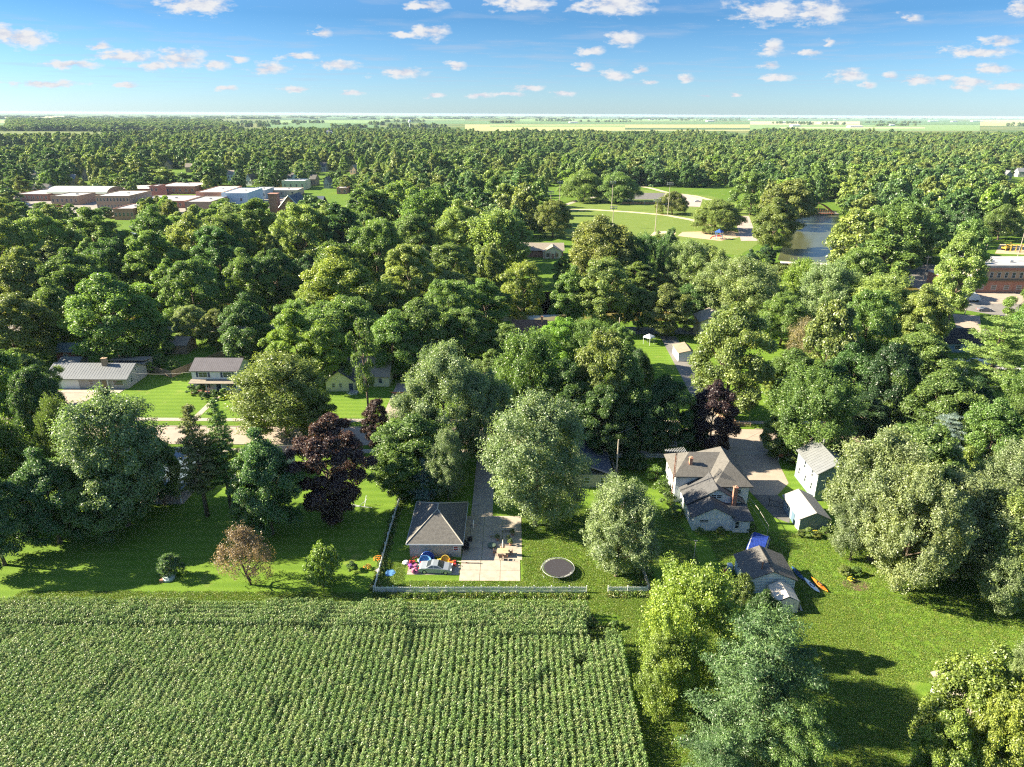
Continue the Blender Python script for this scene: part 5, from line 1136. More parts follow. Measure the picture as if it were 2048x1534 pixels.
for k in range(12):
    for j in range(3): MB().box(-1.6 + .1*j, k*1.3, j*.5, -.9 + random.uniform(-.1, .1), k*1.3 + 1.26, j*.5 + .48).build('stone', WALLB, t)
MB().box(-.85, 0, .001, .9, 15.6, 1.2).build('bank', WALLB, t)
picket_fence('picket_fence', 'rickety brown fence left of the driveway mouth across the street', [(44.6, 128.2), (49.5, 128.4)], h=1.0, sp=.25, m=WOOD)

# ------------------------------------------------------------------ vehicles
def car(label, loc, rz, paint, L_=4.7, W_=1.78, H_=1.42, kind='car', group=None):
    t = thing('parked_car', label, kind, (*loc, 0), rz, group); pm = flat('paint_%s' % paint[0], paint[1], .25); pm.node_tree.nodes['Principled BSDF'].inputs['Metallic'].default_value = .3
    hl = L_/2; pr = [(-hl, .38), (-hl+.04, .78), (-hl+.35, .93), (-hl+1.05, .98), (-hl+1.75, H_-.03), (-.3, H_), (.35, H_-.06), (1.12, .96), (hl-.5, .84), (hl-.08, .66), (hl, .42), (hl-.15, .22), (-hl+.15, .22)]
    def ww(z): return W_/2 * (1 if z < .95 else 1 - .24*(z-.95)/(H_-.95)) 
    mb = MB(); n = len(pr); mb.add([(x, -ww(z), z) for x, z in pr] + [(x, ww(z), z) for x, z in pr], [tuple(range(n-1, -1, -1)), tuple(range(n, 2*n))] + [(i, (i+1) % n, (i+1) % n+n, i+n) for i in range(n)])
    b = mb.build('body', pm, t); bv = b.modifiers.new('bevel', 'BEVEL'); bv.width = .06; bv.segments = 2
    gl = MB()
    for sg in (-1, 1):
        def S(x, z): return (x, sg*(ww(z)+.012), z)
        for q in ([(-hl+1.25, 1.0), (-.25, 1.0), (-.25, H_-.09), (-hl+1.85, H_-.1)], [(-.17, 1.0), (.98, 1.0), (.36, H_-.13), (-.17, H_-.09)]):
            v = [S(*p) for p in q]; gl.add(v, [(0,1,2,3)] if sg < 0 else [(3,2,1,0)])
    gl.build('side_window', GLASS, t)
    MB().add([(.40, -ww(1.3)+.08, H_-.075), (.40, ww(1.3)-.08, H_-.075), (1.10, ww(1)-.1, .995), (1.10, -ww(1)+.1, .995)], [(0,3,2,1)]).build('windscreen', GLASS, t)
    MB().add([(-hl+1.12, -ww(1)+.1, 1.03), (-hl+1.12, ww(1)-.1, 1.03), (-hl+1.70, ww(1.3)-.08, H_-.02), (-hl+1.70, -ww(1.3)+.08, H_-.02)], [(0,3,2,1)]).build('rear_window', GLASS, t)
    for x in (-hl+.88, hl-.85):
        for sg in (-1, 1):
            w = thing_part = MB(); w.tube([(x, sg*(W_/2-.2), .33), (x, sg*(W_/2+.01), .33)], .33, 14); o = w.build('wheel', BLACK, t)
            MB().tube([(x, sg*(W_/2-.02), .33), (x, sg*(W_/2+.03), .33)], .20, 10).build('rim', STEEL, o)
    for sg in (-1, 1):
        MB().box(hl-.16, sg*.62-.2, .58, hl-.02, sg*.62+.2, .72).build('headlight', WHITE, t); MB().box(-hl-.01, sg*.66-.18, .66, -hl+.1, sg*.66+.18, .82).build('tail_light', flat('red_lens', (.4, .02, .02)), t)
    MB().box(-.5, -.9, .62, -.47, .9, .65).build('door_handle', STEEL, t)
    MB().box(hl-.1, -.45, .34, hl+.015, .45, .5).build('grille', BLACK, t); return t
car('silver sedan parked on the concrete strip in front of the garage', (-10.6, 79.9), R(-3), ('silver', (0.30, 0.33, 0.36)))
x_, y_ = G(797, 806); car('black car parked behind the silvery maple by the cream house', (x_, y_), R(80), ('black', (.015, .015, .02)))
for (u, v, rz, pc, lb) in [(268, 455, 0, ('white', (.6, .6, .6)), 'upper white car in the town gap between treetops'), (264, 470, .1, ('white', (.6, .6, .6)), 'lower white car in the town gap between treetops'), (1968, 622, 0, ('grey', (.2, .2, .22)), 'grey car on the shaded street below the brick store'), (1395, 404, 0, ('white', (.6, .6, .6)), 'white car standing in the park lot'),
                           (1340, 403, .1, ('grey', (.2, .2, .22)), 'grey car at the left of the park lot'), (52, 410, 0, ('white', (.6, .6, .6)), 'white car in front of the low brown brick building'), (70, 411, 0, ('grey', (.2, .2, .22)), 'grey car right of the white one before the brown brick building'), (120, 414, .2, ('red', (.3, .03, .03)), 'red car by the tan brick shop'), (560, 398, 0, ('grey', (.2, .2, .22)), 'dark car before the tan-roofed shop')]:
    car(lb, G(u, v), rz, pc)
t = thing('box_truck', 'white box truck parked before the brick store', 'truck', (*G(1938, 603), 0), 0)
MB().box(-2.6, -1.1, .8, 1.2, 1.1, 3.2).build('cargo_box', WHITE, t); b = MB(); b.add([(1.25,-1,.6),(3.1,-1,.6),(3.1,-1,1.4),(2.4,-1,2.4),(1.25,-1,2.4),(1.25,1,.6),(3.1,1,.6),(3.1,1,1.4),(2.4,1,2.4),(1.25,1,2.4)], [(0,1,2,3,4),(9,8,7,6,5),(0,5,6,1),(1,6,7,2),(2,7,8,3),(3,8,9,4),(4,9,5,0)]); b.build('cab', WHITE, t)
MB().add([(3.08,-.85,1.45),(3.08,.85,1.45),(2.45,.85,2.3),(2.45,-.85,2.3)], [(0,1,2,3)]).build('windscreen', GLASS, t).location = (.03, 0, .03)
for x_ in (-1.8, 2.2):
    for s_ in (-1, 1): MB().tube([(x_, s_*.8, .45), (x_, s_*1.12, .45)], .45, 12).build('wheel', BLACK, t)
# trailer under a blue tarp behind the shed
t = thing('covered_trailer', 'pale camper trailer under a bright blue tarpaulin behind the pale blue shed', 'trailer', (36.0, 84.0, 0), R(62))
bd = MB().box(-2.9, -1.25, .5, 2.9, 1.25, 2.0).build('body', flat('cream_metal', (.5, .48, .34)), t); bv = bd.modifiers.new('b', 'BEVEL'); bv.width = .3; bv.segments = 3
TARP = mat('blue_tarpaulin', (0.014, 0.035, 0.20), .55, .2, 1.5, .6, 3)
tp = MB(); n_ = 13
tv = [[(-3.05 + 6.1*i/(n_-1), -1.38 + 2.76*j/8, 2.08 + .05*math.sin(i*1.9+j) - (.55 if j in (0, 8) else 0) - (.45 if i in (0, n_-1) else 0)) for j in range(9)] for i in range(n_)]
tp.add([p for r in tv for p in r], [(i*9+j, (i+1)*9+j, (i+1)*9+j+1, i*9+j+1) for i in range(n_-1) for j in range(8)]); tp.build('tarpaulin', TARP, t)
for s_ in (-1, 1): MB().tube([(0, s_*1.05, .35), (0, s_*1.27, .35)], .35, 12).build('wheel', BLACK, t)
# ------------------------------------------------------------------ kayaks and yard things
def kayak(label, loc, rz, m, deck):
    t = thing('kayak', label, 'kayak', (*loc, 0), rz, 'kayaks on the grass beside the shed'); n = 11; ring = 10; mb = MB(); L_ = 3.3
    for i in range(n):
        f = i/(n-1)*2-1; w = .37*max(0.02, (1-abs(f)**2.4))**.8; zc = .18 + .12*abs(f)**3
        for j in range(ring):
            a = 2*math.pi*j/ring; mb.v.append((f*L_/2, w*math.cos(a), zc + (.17*(max(.1, 1-abs(f)**3)))*math.sin(a)))
    mb.f = [(i*ring+j, i*ring+(j+1) % ring, (i+1)*ring+(j+1) % ring, (i+1)*ring+j) for i in range(n-1) for j in range(ring)] + [tuple(range(ring)), tuple((n-1)*ring+j for j in range(ring-1, -1, -1))]
    mb.build('hull', m, t, smooth=True); MB().lathe([(.26, .32), (.30, .40), (.24, .40), (.22, .34)], seg=14).build('cockpit', deck, t).scale = (1.7, 1, 1)
    return t
kayak('white and blue kayak on the grass beside the shed', (41.2, 76.8), R(105), mat('white_blue_plastic', (.70, .74, .78), .35, .05, .6), flat('dark_blue', (.02, .06, .16)))
kayak('orange and yellow kayak right of the white one', (42.3, 77.0), R(107), mat('orange_yellow_plastic', (.72, .08, .02), .35, .2, .45, col2=(.75, .42, .02)), BLACK)
kayak('dark blue kayak under the end of the white one', (40.3, 79.4), R(100), flat('navy_plastic', (.02, .07, .16)), BLACK)
t = thing('trampoline', 'round black trampoline on the lawn right of the patio', 'trampoline', (6.6, 79.6, 0))
MB().lathe([(0.02, .86), (1.98, .88), (1.98, .84), (0.02, .82)], seg=40).build('mat', mat('black_mesh', (.035, .033, .04), .7), t)
rg = MB(); K = 40
ring_ = [(2.28*math.cos(2*math.pi*k/K), 2.28*math.sin(2*math.pi*k/K), .88) for k in range(K+1)]; rg.tube(ring_, .035, 6, False); rg.build('frame', STEEL, t)
spr = MB()
for k in range(72): a_ = 2*math.pi*k/72; spr.tube([(1.96*math.cos(a_), 1.96*math.sin(a_), .87), (2.28*math.cos(a_), 2.28*math.sin(a_), .88)], .016, 4)
spr.build('springs', STEEL, t)
for k in range(6):
    a_ = 2*math.pi*(k+.2)/6; b_ = a_ + .32; MB().tube([(2.28*math.cos(a_), 2.28*math.sin(a_), .88), (2.28*math.cos(a_), 2.28*math.sin(a_), .03), (2.28*math.cos(b_), 2.28*math.sin(b_), .03), (2.28*math.cos(b_), 2.28*math.sin(b_), .88)], .03, 5).build('leg', STEEL, t)
MB().tube([(-2.25, .9, 0), (-2.05, .75, .95)], .025, 4).tube([(-2.45, .6, 0), (-2.2, .45, .95)], .025, 4).tube([(-2.35,.75,.4),(-2.2,.62,.4)], .02, 4).build('ladder', WHITE, t)
# patio furniture
t = thing('patio_table', 'tan square patio table with a closed parasol pole', 'table', (-1.2, 83.6, 0.06))
MB().box(-.8, -.6, .68, .8, .6, .74).build('tabletop', flat('tan_tabletop', (.42, .33, .2)), t)
for a_, b_ in ((-.7,-.5), (.7,-.5), (.7,.5), (-.7,.5)): MB().tube([(a_, b_, 0), (a_, b_, .68)], .03, 5).build('leg', BROWN, t)
t = thing('parasol', 'closed cream parasol standing through the patio table', 'parasol', (-1.2, 83.6, 0.06))
MB().tube([(0, 0, 0), (0, 0, 2.7)], .025, 6).build('pole', STEEL, t); MB().lathe([(.03, 1.25), (.16, 1.35), (.13, 2.0), (.05, 2.6)], seg=8).build('canopy', CAN, t)
CHM = flat('brown_mesh_seat', (.16, .11, .08)); ch0 = None
def chair(label, x, y, rz):
    t = thing('patio_chair', label, 'chair', (x, y, .06), rz, 'chairs round the patio table'); MB().box(-.24, -.24, .4, .24, .24, .44).build('seat', CHM, t); MB().box(-.24, .22, .44, .24, .27, .95).build('backrest', CHM, t)
    for a_ in (-.22, .22):
        for b_ in (-.22, .24): MB().tube([(a_, b_, 0), (a_, b_, .4 if b_ < 0 else .9)], .02, 4).build('leg', BROWN, t)
    for a_ in (-.25, .25): MB().box(a_-.025, -.24, .6, a_+.025, .24, .63).build('armrest', BROWN, t)
chair('brown patio chair left of the table', -2.35, 83.6, R(90)); chair('brown patio chair right of the table', -.0, 83.7, R(-90)); chair('brown patio chair nearest the camera at the table', -1.5, 82.5, R(180))
chair('second brown patio chair at the near table side', -.8, 82.5, R(175)); chair('brown patio chair on the far side of the table', -1.2, 84.7, 0)
t = thing('fire_pit', 'round green-topped fire pit cover on the patio', 'fire pit', (-2.9, 85.6, .06)); MB().lathe([(.5, 0), (.62, .28), (.62, .36), (.3, .42), (.02, .44)], seg=18).build('bowl', flat('dull_green_cover', (.09, .13, .10)), t)
for k in range(3):
    a_ = k*2.1; MB().tube([(.45*math.cos(a_), .45*math.sin(a_), 0), (.6*math.cos(a_), .6*math.sin(a_), .3)], .03, 4).build('leg', BLACK, t)
for (x_, y_, lb) in ((-2.6, 88.2, 'folding bench at the shaded edge of the patio'), (-.9, 89.6, 'grey bench nearest the silvery maple on the patio')):
    t = thing('bench', lb, 'bench', (x_, y_, .06), R(10))
    for k in range(3): MB().box(-.7, -.2+k*.15, .42, .7, -.08+k*.15, .45).build('seat_slat', WOODG, t)
    MB().box(-.7, .27, .6, .7, .3, .85).build('backrest', WOODG, t); MB().box(-.65, -.2, 0, -.58, .28, .42).build('leg', WOODG, t); MB().box(.58, -.2, 0, .65, .28, .42).build('leg', WOODG, t)
for (x_, y_, ck, lb) in ((-2.1, 87.3, 'silver', 'grey potted plant on the sunny patio strip'), (-.4, 87.0, 'light', 'leafy potted plant by the patio edge'), (.2, 88.6, 'olive', 'potted plant nearest the bench'), (-.1, 86.0, 'silver', 'low potted plant behind the table')):
    t = thing('potted_plant', lb, 'plant', (x_, y_, .06)); MB().lathe([(.17, 0), (.24, .32), (.2, .32)], seg=10).build('pot', BRICKO, t); c_ = obj('foliage', T['bush0'][0], t, (0, 0, .25), .5, (.32, .32, .4)); c_.color = (*PAL[ck], 1)
t = thing('barbecue_grill', 'covered black barbecue against the right garage wall', 'grill', (-6.6, 85.1, .06)); MB().box(-.35, -.6, .35, .35, .6, .85).build('body', BLACK, t)
MB().tube([(-.28, -.55, .95), (-.28, .55, .95)], .27, 10).build('lid', BLACK, t)
for a_ in (-.28, .28):
    for b_ in (-.5, .5): MB().tube([(a_, b_, 0), (a_, b_, .36)], .03, 4).build('leg', BLACK, t)
t = thing('basketball_hoop', 'leaning basketball hoop with white board beside the garage', 'basketball hoop', (-6.2, 87.4, .06))
MB().box(-.4, -.5, 0, .3, .5, .2).build('base', BLACK, t); MB().tube([(0, 0, .1), (.05, 0, 2.4), (.5, 0, 2.75)], .05, 6).build('pole', BLACK, t); MB().box(.5, -.6, 2.35, .55, .6, 3.1).build('backboard', WHITE, t)
MB().tube([(.78 + .22*math.cos(k*.63), .22*math.sin(k*.63), 2.5) for k in range(11)], .015, 4, False).build('rim', flat('orange_rim', (.6, .15, .02)), t)
# toys heaped round the car
TG = 'toys and pools heaped by the garage'
def C3(n): return {'blue': flat('toy_blue', (.03, .08, .32), .35), 'sky': flat('toy_sky_blue', (.12, .28, .50), .35), 'pink': flat('toy_pink', (.42, .13, .24), .35), 'red': flat('toy_red', (.36, .04, .04), .35), 'orange': flat('toy_orange', (.50, .14, .03), .35), 'yellow': flat('toy_yellow', (.48, .35, .05), .35), 'purple': flat('toy_purple', (.25, .08, .35), .35), 'white': WHITE, 'green': flat('toy_green', (.06, .4, .12), .35)}[n]
def pool(label, x, y, z, r, tilt, cm):
    t = thing('paddling_pool', label, 'paddling pool', (x, y, z), group=TG); t.rotation_euler = tilt
    MB().lathe([(r*.9, 0), (r, .26), (r*1.06, .26), (r*1.06, .30), (r*.94, .30), (r*.86, .05)], seg=22).build('shell', cm, t); MB().tube([(r*1.03*math.cos(k*.314), r*1.03*math.sin(k*.314), .3) for k in range(21)], .05, 5, False).build('rim', cm, t)
pool('royal blue paddling pool leaning on the garage wall', -12.1, 82.35, .4, .95, (R(70), 0, R(10)), C3('blue')); pool('sky blue paddling pool lying behind the car boot', -12.3, 81.4, .35, .85, (R(25), R(10), 0), C3('sky'))
pool('yellow paddling pool near the right end of the heap', -9.4, 82.1, .3, .6, (R(60), 0, R(-8)), C3('yellow'))
def ride_on(label, x, y, rz, a, b):
    t = thing('ride_on_toy', label, 'ride-on toy', (x, y, .0), rz, TG); bd = MB().box(-.45, -.2, .18, .4, .2, .42).box(-.45, -.2, .42, -.25, .2, .62).build('body', C3(a), t); bv = bd.modifiers.new('b', 'BEVEL'); bv.width = .06; bv.segments = 2
    MB().tube([(.2, 0, .4), (.12, 0, .68), (.12, -.2, .7), (.12, .2, .7)], .025, 5).build('handlebar', BLACK, t)
    for x_ in (-.28, .28):
        for s_ in (-1, 1): MB().tube([(x_, s_*.2, .15), (x_, s_*.28, .15)], .15, 10).build('wheel', C3(b), t)
for args in (('red ride-on toy at the left of the heap', -14.1, 81.5, .4, 'red', 'purple'), ('pink ride-on toy behind the left car wheel', -13.6, 80.6, 1.2, 'pink', 'white'), ('purple ride-on toy furthest left of the heap', -14.3, 80.6, 2.0, 'purple', 'pink'), ('small pink ride-on toy nearest the grass', -13.5, 79.5, .1, 'pink', 'purple'),
             ('orange ride-on toy at the right end of the heap', -8.5, 81.6, -.5, 'orange', 'yellow'), ('red ride-on toy beside the car bonnet', -8.2, 80.95, .3, 'red', 'orange'), ('yellow and red ride-on toy against the wall', -10.2, 82.0, 1.0, 'yellow', 'red'), ('white ride-on toy in the middle of the heap', -13.0, 81.9, .8, 'white', 'red')): ride_on(*args)
t = thing('pink_ring', 'bright pink inflatable ring leaning at the rear of the silver car', 'inflatable ring', (-13.35, 79.2, .45), group=TG); t.rotation_euler = (R(80), 0, R(10))
MB().tube([(.38*math.cos(k*.4189), .38*math.sin(k*.4189), 0) for k in range(16)], .15, 8, False).build('ring', C3('pink'), t)
def bike(label, x, y, rz, m, s=1.0):
    t = thing('bicycle', label, 'bicycle', (x, y, 0), rz, TG); t.scale = (s, s, s)
    for x_ in (-.5, .5): MB().tube([(x_ + .32*math.cos(k*.5236), 0, .33 + .32*math.sin(k*.5236)) for k in range(13)], .025, 5, False).build('wheel', BLACK, t)
    MB().tube([(-.5, 0, .33), (-.15, 0, .35), (.35, 0, .75), (-.2, 0, .75), (-.5, 0, .33)], .025, 5).tube([(.5, 0, .33), (.35, 0, .9)], .025, 5).tube([(-.15, 0, .35), (-.24, 0, .9)], .02, 5).build('frame', m, t)
    MB().box(-.36, -.06, .88, -.12, .06, .93).build('saddle', BLACK, t); MB().tube([(.33, -.25, .95), (.33, .25, .95)], .018, 5).build('handlebar', BLACK, t)
bike('red bicycle standing among the toys', -13.9, 82.3, .2, C3('red'), .8); bike('blue bicycle behind the toys at the wall', -10.9, 82.6, 0, C3('blue'), .8); bike('pink small bicycle at the left toy heap', -14.4, 79.8, 1.2, C3('pink'), .6); bike('black bicycle lying behind the right end of the car', -9.0, 82.6, -.1, BLACK, .8)
t = thing('garden_hose_reel', 'red-ended plank see-saw on the concrete right of the car', 'seesaw', (-6.4, 81.6, .06), R(-3)); MB().box(-1.9, -.08, .18, 1.9, .08, .24).build('plank', WOODG, t); MB().box(-.1, -.12, 0, .1, .12, .18).build('pivot', BROWN, t); MB().box(-1.9, -.14, .24, -1.5, .14, .34).build('seat', C3('red'), t); t.name = 'seesaw'
t = thing('kettle_lid_bowl', 'small whitish upturned tub on the grass left of the garage corner', 'tub', (-15.1, 81.6, 0)); MB().lathe([(.5, 0), (.48, .2), (.3, .34), (.02, .38)], seg=14).build('tub_shell', flat('pale_tub', (.5, .55, .55)), t); t.name = 'upturned_tub'
def crumple(name, label, cat, x, y, r, h, m, seed):
    rg = random.Random(seed); mb = MB(); n = 14
    mb.v = [(0, 0, h)]
    for q in range(1, 4):
        for k in range(n): a = 2*math.pi*k/n; rr_ = r*q/3*(1 + rg.uniform(-.14, .14)); mb.v.append((rr_*math.cos(a), rr_*math.sin(a), max(.02, h*(1-(q/3)**2) + rg.uniform(-.05, .05))))
    mb.f = [(0, 1+k, 1+(k+1) % n) for k in range(n)] + [(1+q*n+k, 1+(q+1)*n+k, 1+(q+1)*n+(k+1) % n, 1+q*n+(k+1) % n) for q in range(2) for k in range(n)]
    o = mb.build(name, m, loc=(x, y, 0.01)); return tag(o, label, cat)
crumple('crumpled_pool_cover', 'small sky blue crumpled cover on the grass beside the left picket fence', 'cover', -17.0, 79.3, .75, .22, C3('sky'), 3)
def flowers(label, x, y, cols, r=.7, n=60):
    e = thing('flower_clump', label, 'flowers', (x, y, 0)); c_ = obj('foliage', T['bush0'][0], e, sc=(r/1.6, r/1.6, .35)); c_.color = (*PAL['mid'], 1); rg = random.Random(n); mb = MB()
    for k in range(n):
        a = rg.uniform(0, 6.28); q = r*rg.random()**.5; z = .62*(1-(q/r)**2*.6) + .08; s = .09; px, py = q*math.cos(a), q*math.sin(a)
        mb.add([(px-s, py, z), (px, py-s, z+.02), (px+s, py, z), (px, py+s, z+.03)], [(0,1,2,3)])
    mb.build('blossoms', cols, e)
flowers('orange flower clump just left of the left picket fence', *G(756, 1121), flat('orange_petal', (.75, .25, .02))); flowers('darker orange flower clump farther left in the shade', *G(735, 1138), flat('amber_petal', (.5, .25, .03)), .6, 40)
flowers('yellow flower clump in front of the low grey-blue garage', *G(1632, 1070), flat('yellow_petal', (.75, .6, .03)), .7, 70)
flowers('yellow flower patch in the round mulch bed', *G(1702, 1163), flat('yellow_petal', (.75, .6, .03)), .5, 30)
sheet('mulch_bed', [(G(1712, 1170)[0] + 1.9*math.cos(k*.39), G(1712, 1170)[1] + 1.3*math.sin(k*.39)) for k in range(16)], mat('mulch', (.10, .06, .045), 1, .3, 4), .03)
t = thing('bird_bath', 'pale pedestal bird bath just outside the left picket fence', 'bird bath', (*G(756, 1150), 0)); MB().lathe([(.18, 0), (.07, .15), (.07, .65), (.1, .7)], seg=10).build('pedestal', WOODG, t); MB().lathe([(.08, .7), (.32, .8), (.32, .84), (.02, .76)], seg=14).build('basin', WOODG, t)
t = thing('stone_ornament', 'pale stone ornament with pots beside the shaded sapling', 'ornament', (*G(338, 1158), 0)); MB().lathe([(.8, 0), (.85, .3), (.55, .6), (.5, .62), (.02, .55)], seg=12).build('basin', flat('pale_stone', (.34, .42, .42)), t); MB().box(-.9, -.8, 0, -.4, -.3, .4).build('pot', BRICKO, t)
t = thing('fallen_ladder', 'white folded swing frame lying on the shaded back lawn', 'swing frame', (*G(722, 1014), 0), .1); MB().tube([(-2.2, .5, .1), (1.8, -.5, .1)], .05, 5).tube([(-2, .9, .1), (-.2, .2, .12), (1.0, .9, .9)], .05, 5).tube([(.6, 0, .1), (.9, .9, 1.6)], .05, 5).build('frame', WHITE, t); t.name = 'swing_frame'
t = thing('tractor_mower', 'small red lawn tractor beside the left wall of the pale blue shed', 'lawn tractor', (30.2, 79.0, 0), R(100))
MB().box(.1, -.28, .35, .95, .28, .75).build('bonnet', C3('red'), t); MB().box(-.7, -.4, .35, .1, .4, .5).build('body', C3('red'), t); MB().box(-.6, -.2, .5, -.2, .2, .6).box(-.65, -.2, .6, -.55, .2, .95).build('seat', BLACK, t); MB().tube([(.05, 0, .7), (-.1, 0, .95)], .03, 5).tube([(-.1+.16*math.cos(k*.63), .16*math.sin(k*.63), .96) for k in range(11)], .015, 4, False).build('steering_wheel', BLACK, t)
for x_, r_ in ((-.45, .3), (.7, .22)):
    for s_ in (-1, 1): MB().tube([(x_, s_*.3, r_), (x_, s_*.5, r_)], r_, 10).build('wheel', BLACK, t)
t = thing('wheelie_bin_pair', 'pale plastic bins and clutter against the shed left wall', 'bin', (30.9, 80.2, 0)); MB().box(-.3, -.35, 0, .3, .35, 1.0).build('body', flat('pale_blue_plastic', (.35, .45, .5)), t); MB().box(-.33, -.4, 1.0, .33, .4, 1.08).build('lid', flat('pale_blue_plastic', (.35, .45, .5)), t); t.name = 'wheelie_bin'
t = thing('wooden_post', 'tall thin pale post standing on the lawn left of the white shed', 'post', (*G(1386, 1128), 0)); MB().tube([(0,0,0),(.03,0,4.0)], .06, 6).build('pole', WOODG, t); MB().box(-.25, -.05, 3.9, .25, .05, 4.0).build('crossarm', WOODG, t)
t = thing('tree_stand', 'brown wooden box stand with a seat high on a tree trunk', 'tree stand', (*G(1788, 1170), 0))
mb = MB()
for k in range(5): mb.box(-.6 + k*.25, -.6, 6.0, -.38 + k*.25, .6, 6.06)
mb.build('floor', BROWN, t)
for s_ in (-.6, .6):
    for k in range(4): MB().box(-.6, s_-.02, 6.05 + k*.3, .6, s_+.02, 6.05 + k*.3 + .24).build('side_board', BROWN, t)
MB().box(-.62, -.55, 6.1, -.58, .55, 7.2).build('back_board', BROWN, t); MB().tube([(.3, 0, 0), (.3, 0, 6)], .05, 5).tube([(.3, .4, 0), (.3, .4, 6)], .05, 5).build('ladder', WOODG, t)
t = thing('white_gazebo', 'small white awning frame on the sunny lawn by the back street', 'gazebo', (*G(1297, 688), 0)); MB().lathe([(1.7, 2.0), (1.5, 2.4), (.1, 3.0)], seg=4).build('canopy', WHITE, t)
for a_ in (0, 1.57, 3.14, 4.71): MB().tube([(1.5*math.cos(a_), 1.5*math.sin(a_), 0), (1.5*math.cos(a_), 1.5*math.sin(a_), 2.05)], .05, 5).build('leg', WHITE, t)
t = thing('street_sign', 'small brown sign board by the driveway mouth', 'sign', (*G(1565, 922), 0)); MB().box(-.9, -.04, .9, .9, .04, 1.5).build('board', BROWN, t)
for a_ in (-.8, .8): MB().tube([(a_, .06, 0), (a_, .06, 1.6)], .05, 5).build('post', WHITE, t)
t = thing('orange_kayak_rack', 'long orange canoe on a rack behind the black car', 'canoe', (*G(800, 790), .0), .05); mb = MB()
mb.add([(-2.5,0,.9),(-1.5,-.4,.6),(1.5,-.4,.6),(2.5,0,.9),(1.5,.4,.6),(-1.5,.4,.6),(-1.3,0,.35),(1.3,0,.35)], [(0,1,6),(1,2,7,6),(2,3,7),(3,4,7),(4,5,6,7),(5,0,6)]); mb.build('hull', C3('orange'), t); MB().box(-1.2, -.4, 0, -1.1, .4, .5).box(1.1, -.4, 0, 1.2, .4, .5).build('rack', WOOD, t); t.name = 'canoe'

# ------------------------------------------------------------------ poles, lights, wires
POLE = mat('pale_timber_pole', (.36, .32, .27), .9, .15, 1)
POLES = {}
def utility_pole(key, label, u, v, h, rz=0, arm=True, lamp=False):
    x, y = G(u, v); t = thing('utility_pole', label, 'utility pole', (x, y, 0), rz, 'utility poles'); MB().tube([(0,0,0),(0,0,h)], [.17, .11], 8).build('pole', POLE, t)
    if arm:
        MB().box(-1.2, -.06, h-.8, 1.2, .06, h-.65).build('crossarm', POLE, t)
        for q in (-1.05, -.4, .4, 1.05): MB().lathe([(.05, h-.65), (.07, h-.55), (.03, h-.45)], q, 0, 6).build('insulator', STEEL, t)
    if lamp: MB().tube([(0,0,h-1.5),(.9,-.3,h-1.1),(1.9,-.5,h-1.1)], .05, 5).box(1.8, -.62, h-1.2, 2.4, -.38, h-1.05).build('lamp_arm', STEEL, t)
    POLES[key] = (x, y, h); return t
utility_pole('a', 'pole by the white picket fence behind the cottage', 1232, 955, 7.5, arm=False); utility_pole('b', 'leaning pole in the dark gap right of the spiky maple', 1805, 870, 9.5)
utility_pole('c', 'pole beside the asphalt road left of the brick store', 1846, 562, 10); utility_pole('d', 'pole directly behind the left end of the brick store', 1965, 528, 11); utility_pole('e', 'tall pole in the playground at the right edge', 2038, 505, 13); utility_pole('f', 'pole rising from the verge before the box truck', 1929, 630, 11, arm=False)
utility_pole('g', 'pole between the trees above the church', 745, 428, 12); utility_pole('h', 'street lamp pole near the porch house', 1113, 470, 10, lamp=True); utility_pole('i', 'pole on the river bank left of the big trunked tree', 1530, 500, 9, arm=False); utility_pole('j', 'pole in the far left town', 24, 408, 12); utility_pole('k', 'second pole right of the brick store pole', 2030, 532, 9, arm=False); utility_pole('l', 'pole by the sunny back street', 1236, 690, 8, arm=False)
def wire(label, a, b, sag=1.2, r=.02):
    mb = MB(); pts_ = []
    for k in range(13): f = k/12; pts_.append((a[0]+(b[0]-a[0])*f, a[1]+(b[1]-a[1])*f, a[2]+(b[2]-a[2])*f - sag*4*f*(1-f)))
    mb.tube(pts_, r, 4); o = mb.build('overhead_wire', flat('pale_wire', (.3, .3, .3))); tag(o, label, 'wire', 'overhead wires')
pb = POLES['b']; pa = POLES['a']
wire('upper overhead wire across the dark gap left of the leaning pole', (pb[0], pb[1], 9.0), (36, 128, 9.0)); wire('lower overhead wire across the dark gap left of the leaning pole', (pb[0], pb[1], 7.8), (36, 129, 7.6))
wire('overhead wire running right from the leaning pole', (pb[0], pb[1], 9.0), (165, 150, 9.5)); wire('overhead wire above the long picket-fenced street frontage', (pa[0], pa[1], 8.8), (36, 128, 9.0))
wire('overhead wire from the ranch house over the board fence', (-89.0, 149, 3.4), (-73.4, 147, 4.5), .5); wire('overhead wire before the brick store', (*POLES['c'][:2], 9.3), (*POLES['d'][:2], 10.2), 1.5, .03); wire('overhead wire right of the pole behind the brick store', (*POLES['d'][:2], 10.2), (*POLES['e'][:2], 12), 1.5, .03)
wire('long overhead wire over the yellow building', (*G(500, 372), 14), (*G(760, 372), 14), 1.5, .05)
LM = flat('floodlight_housing', (.25, .26, .26))
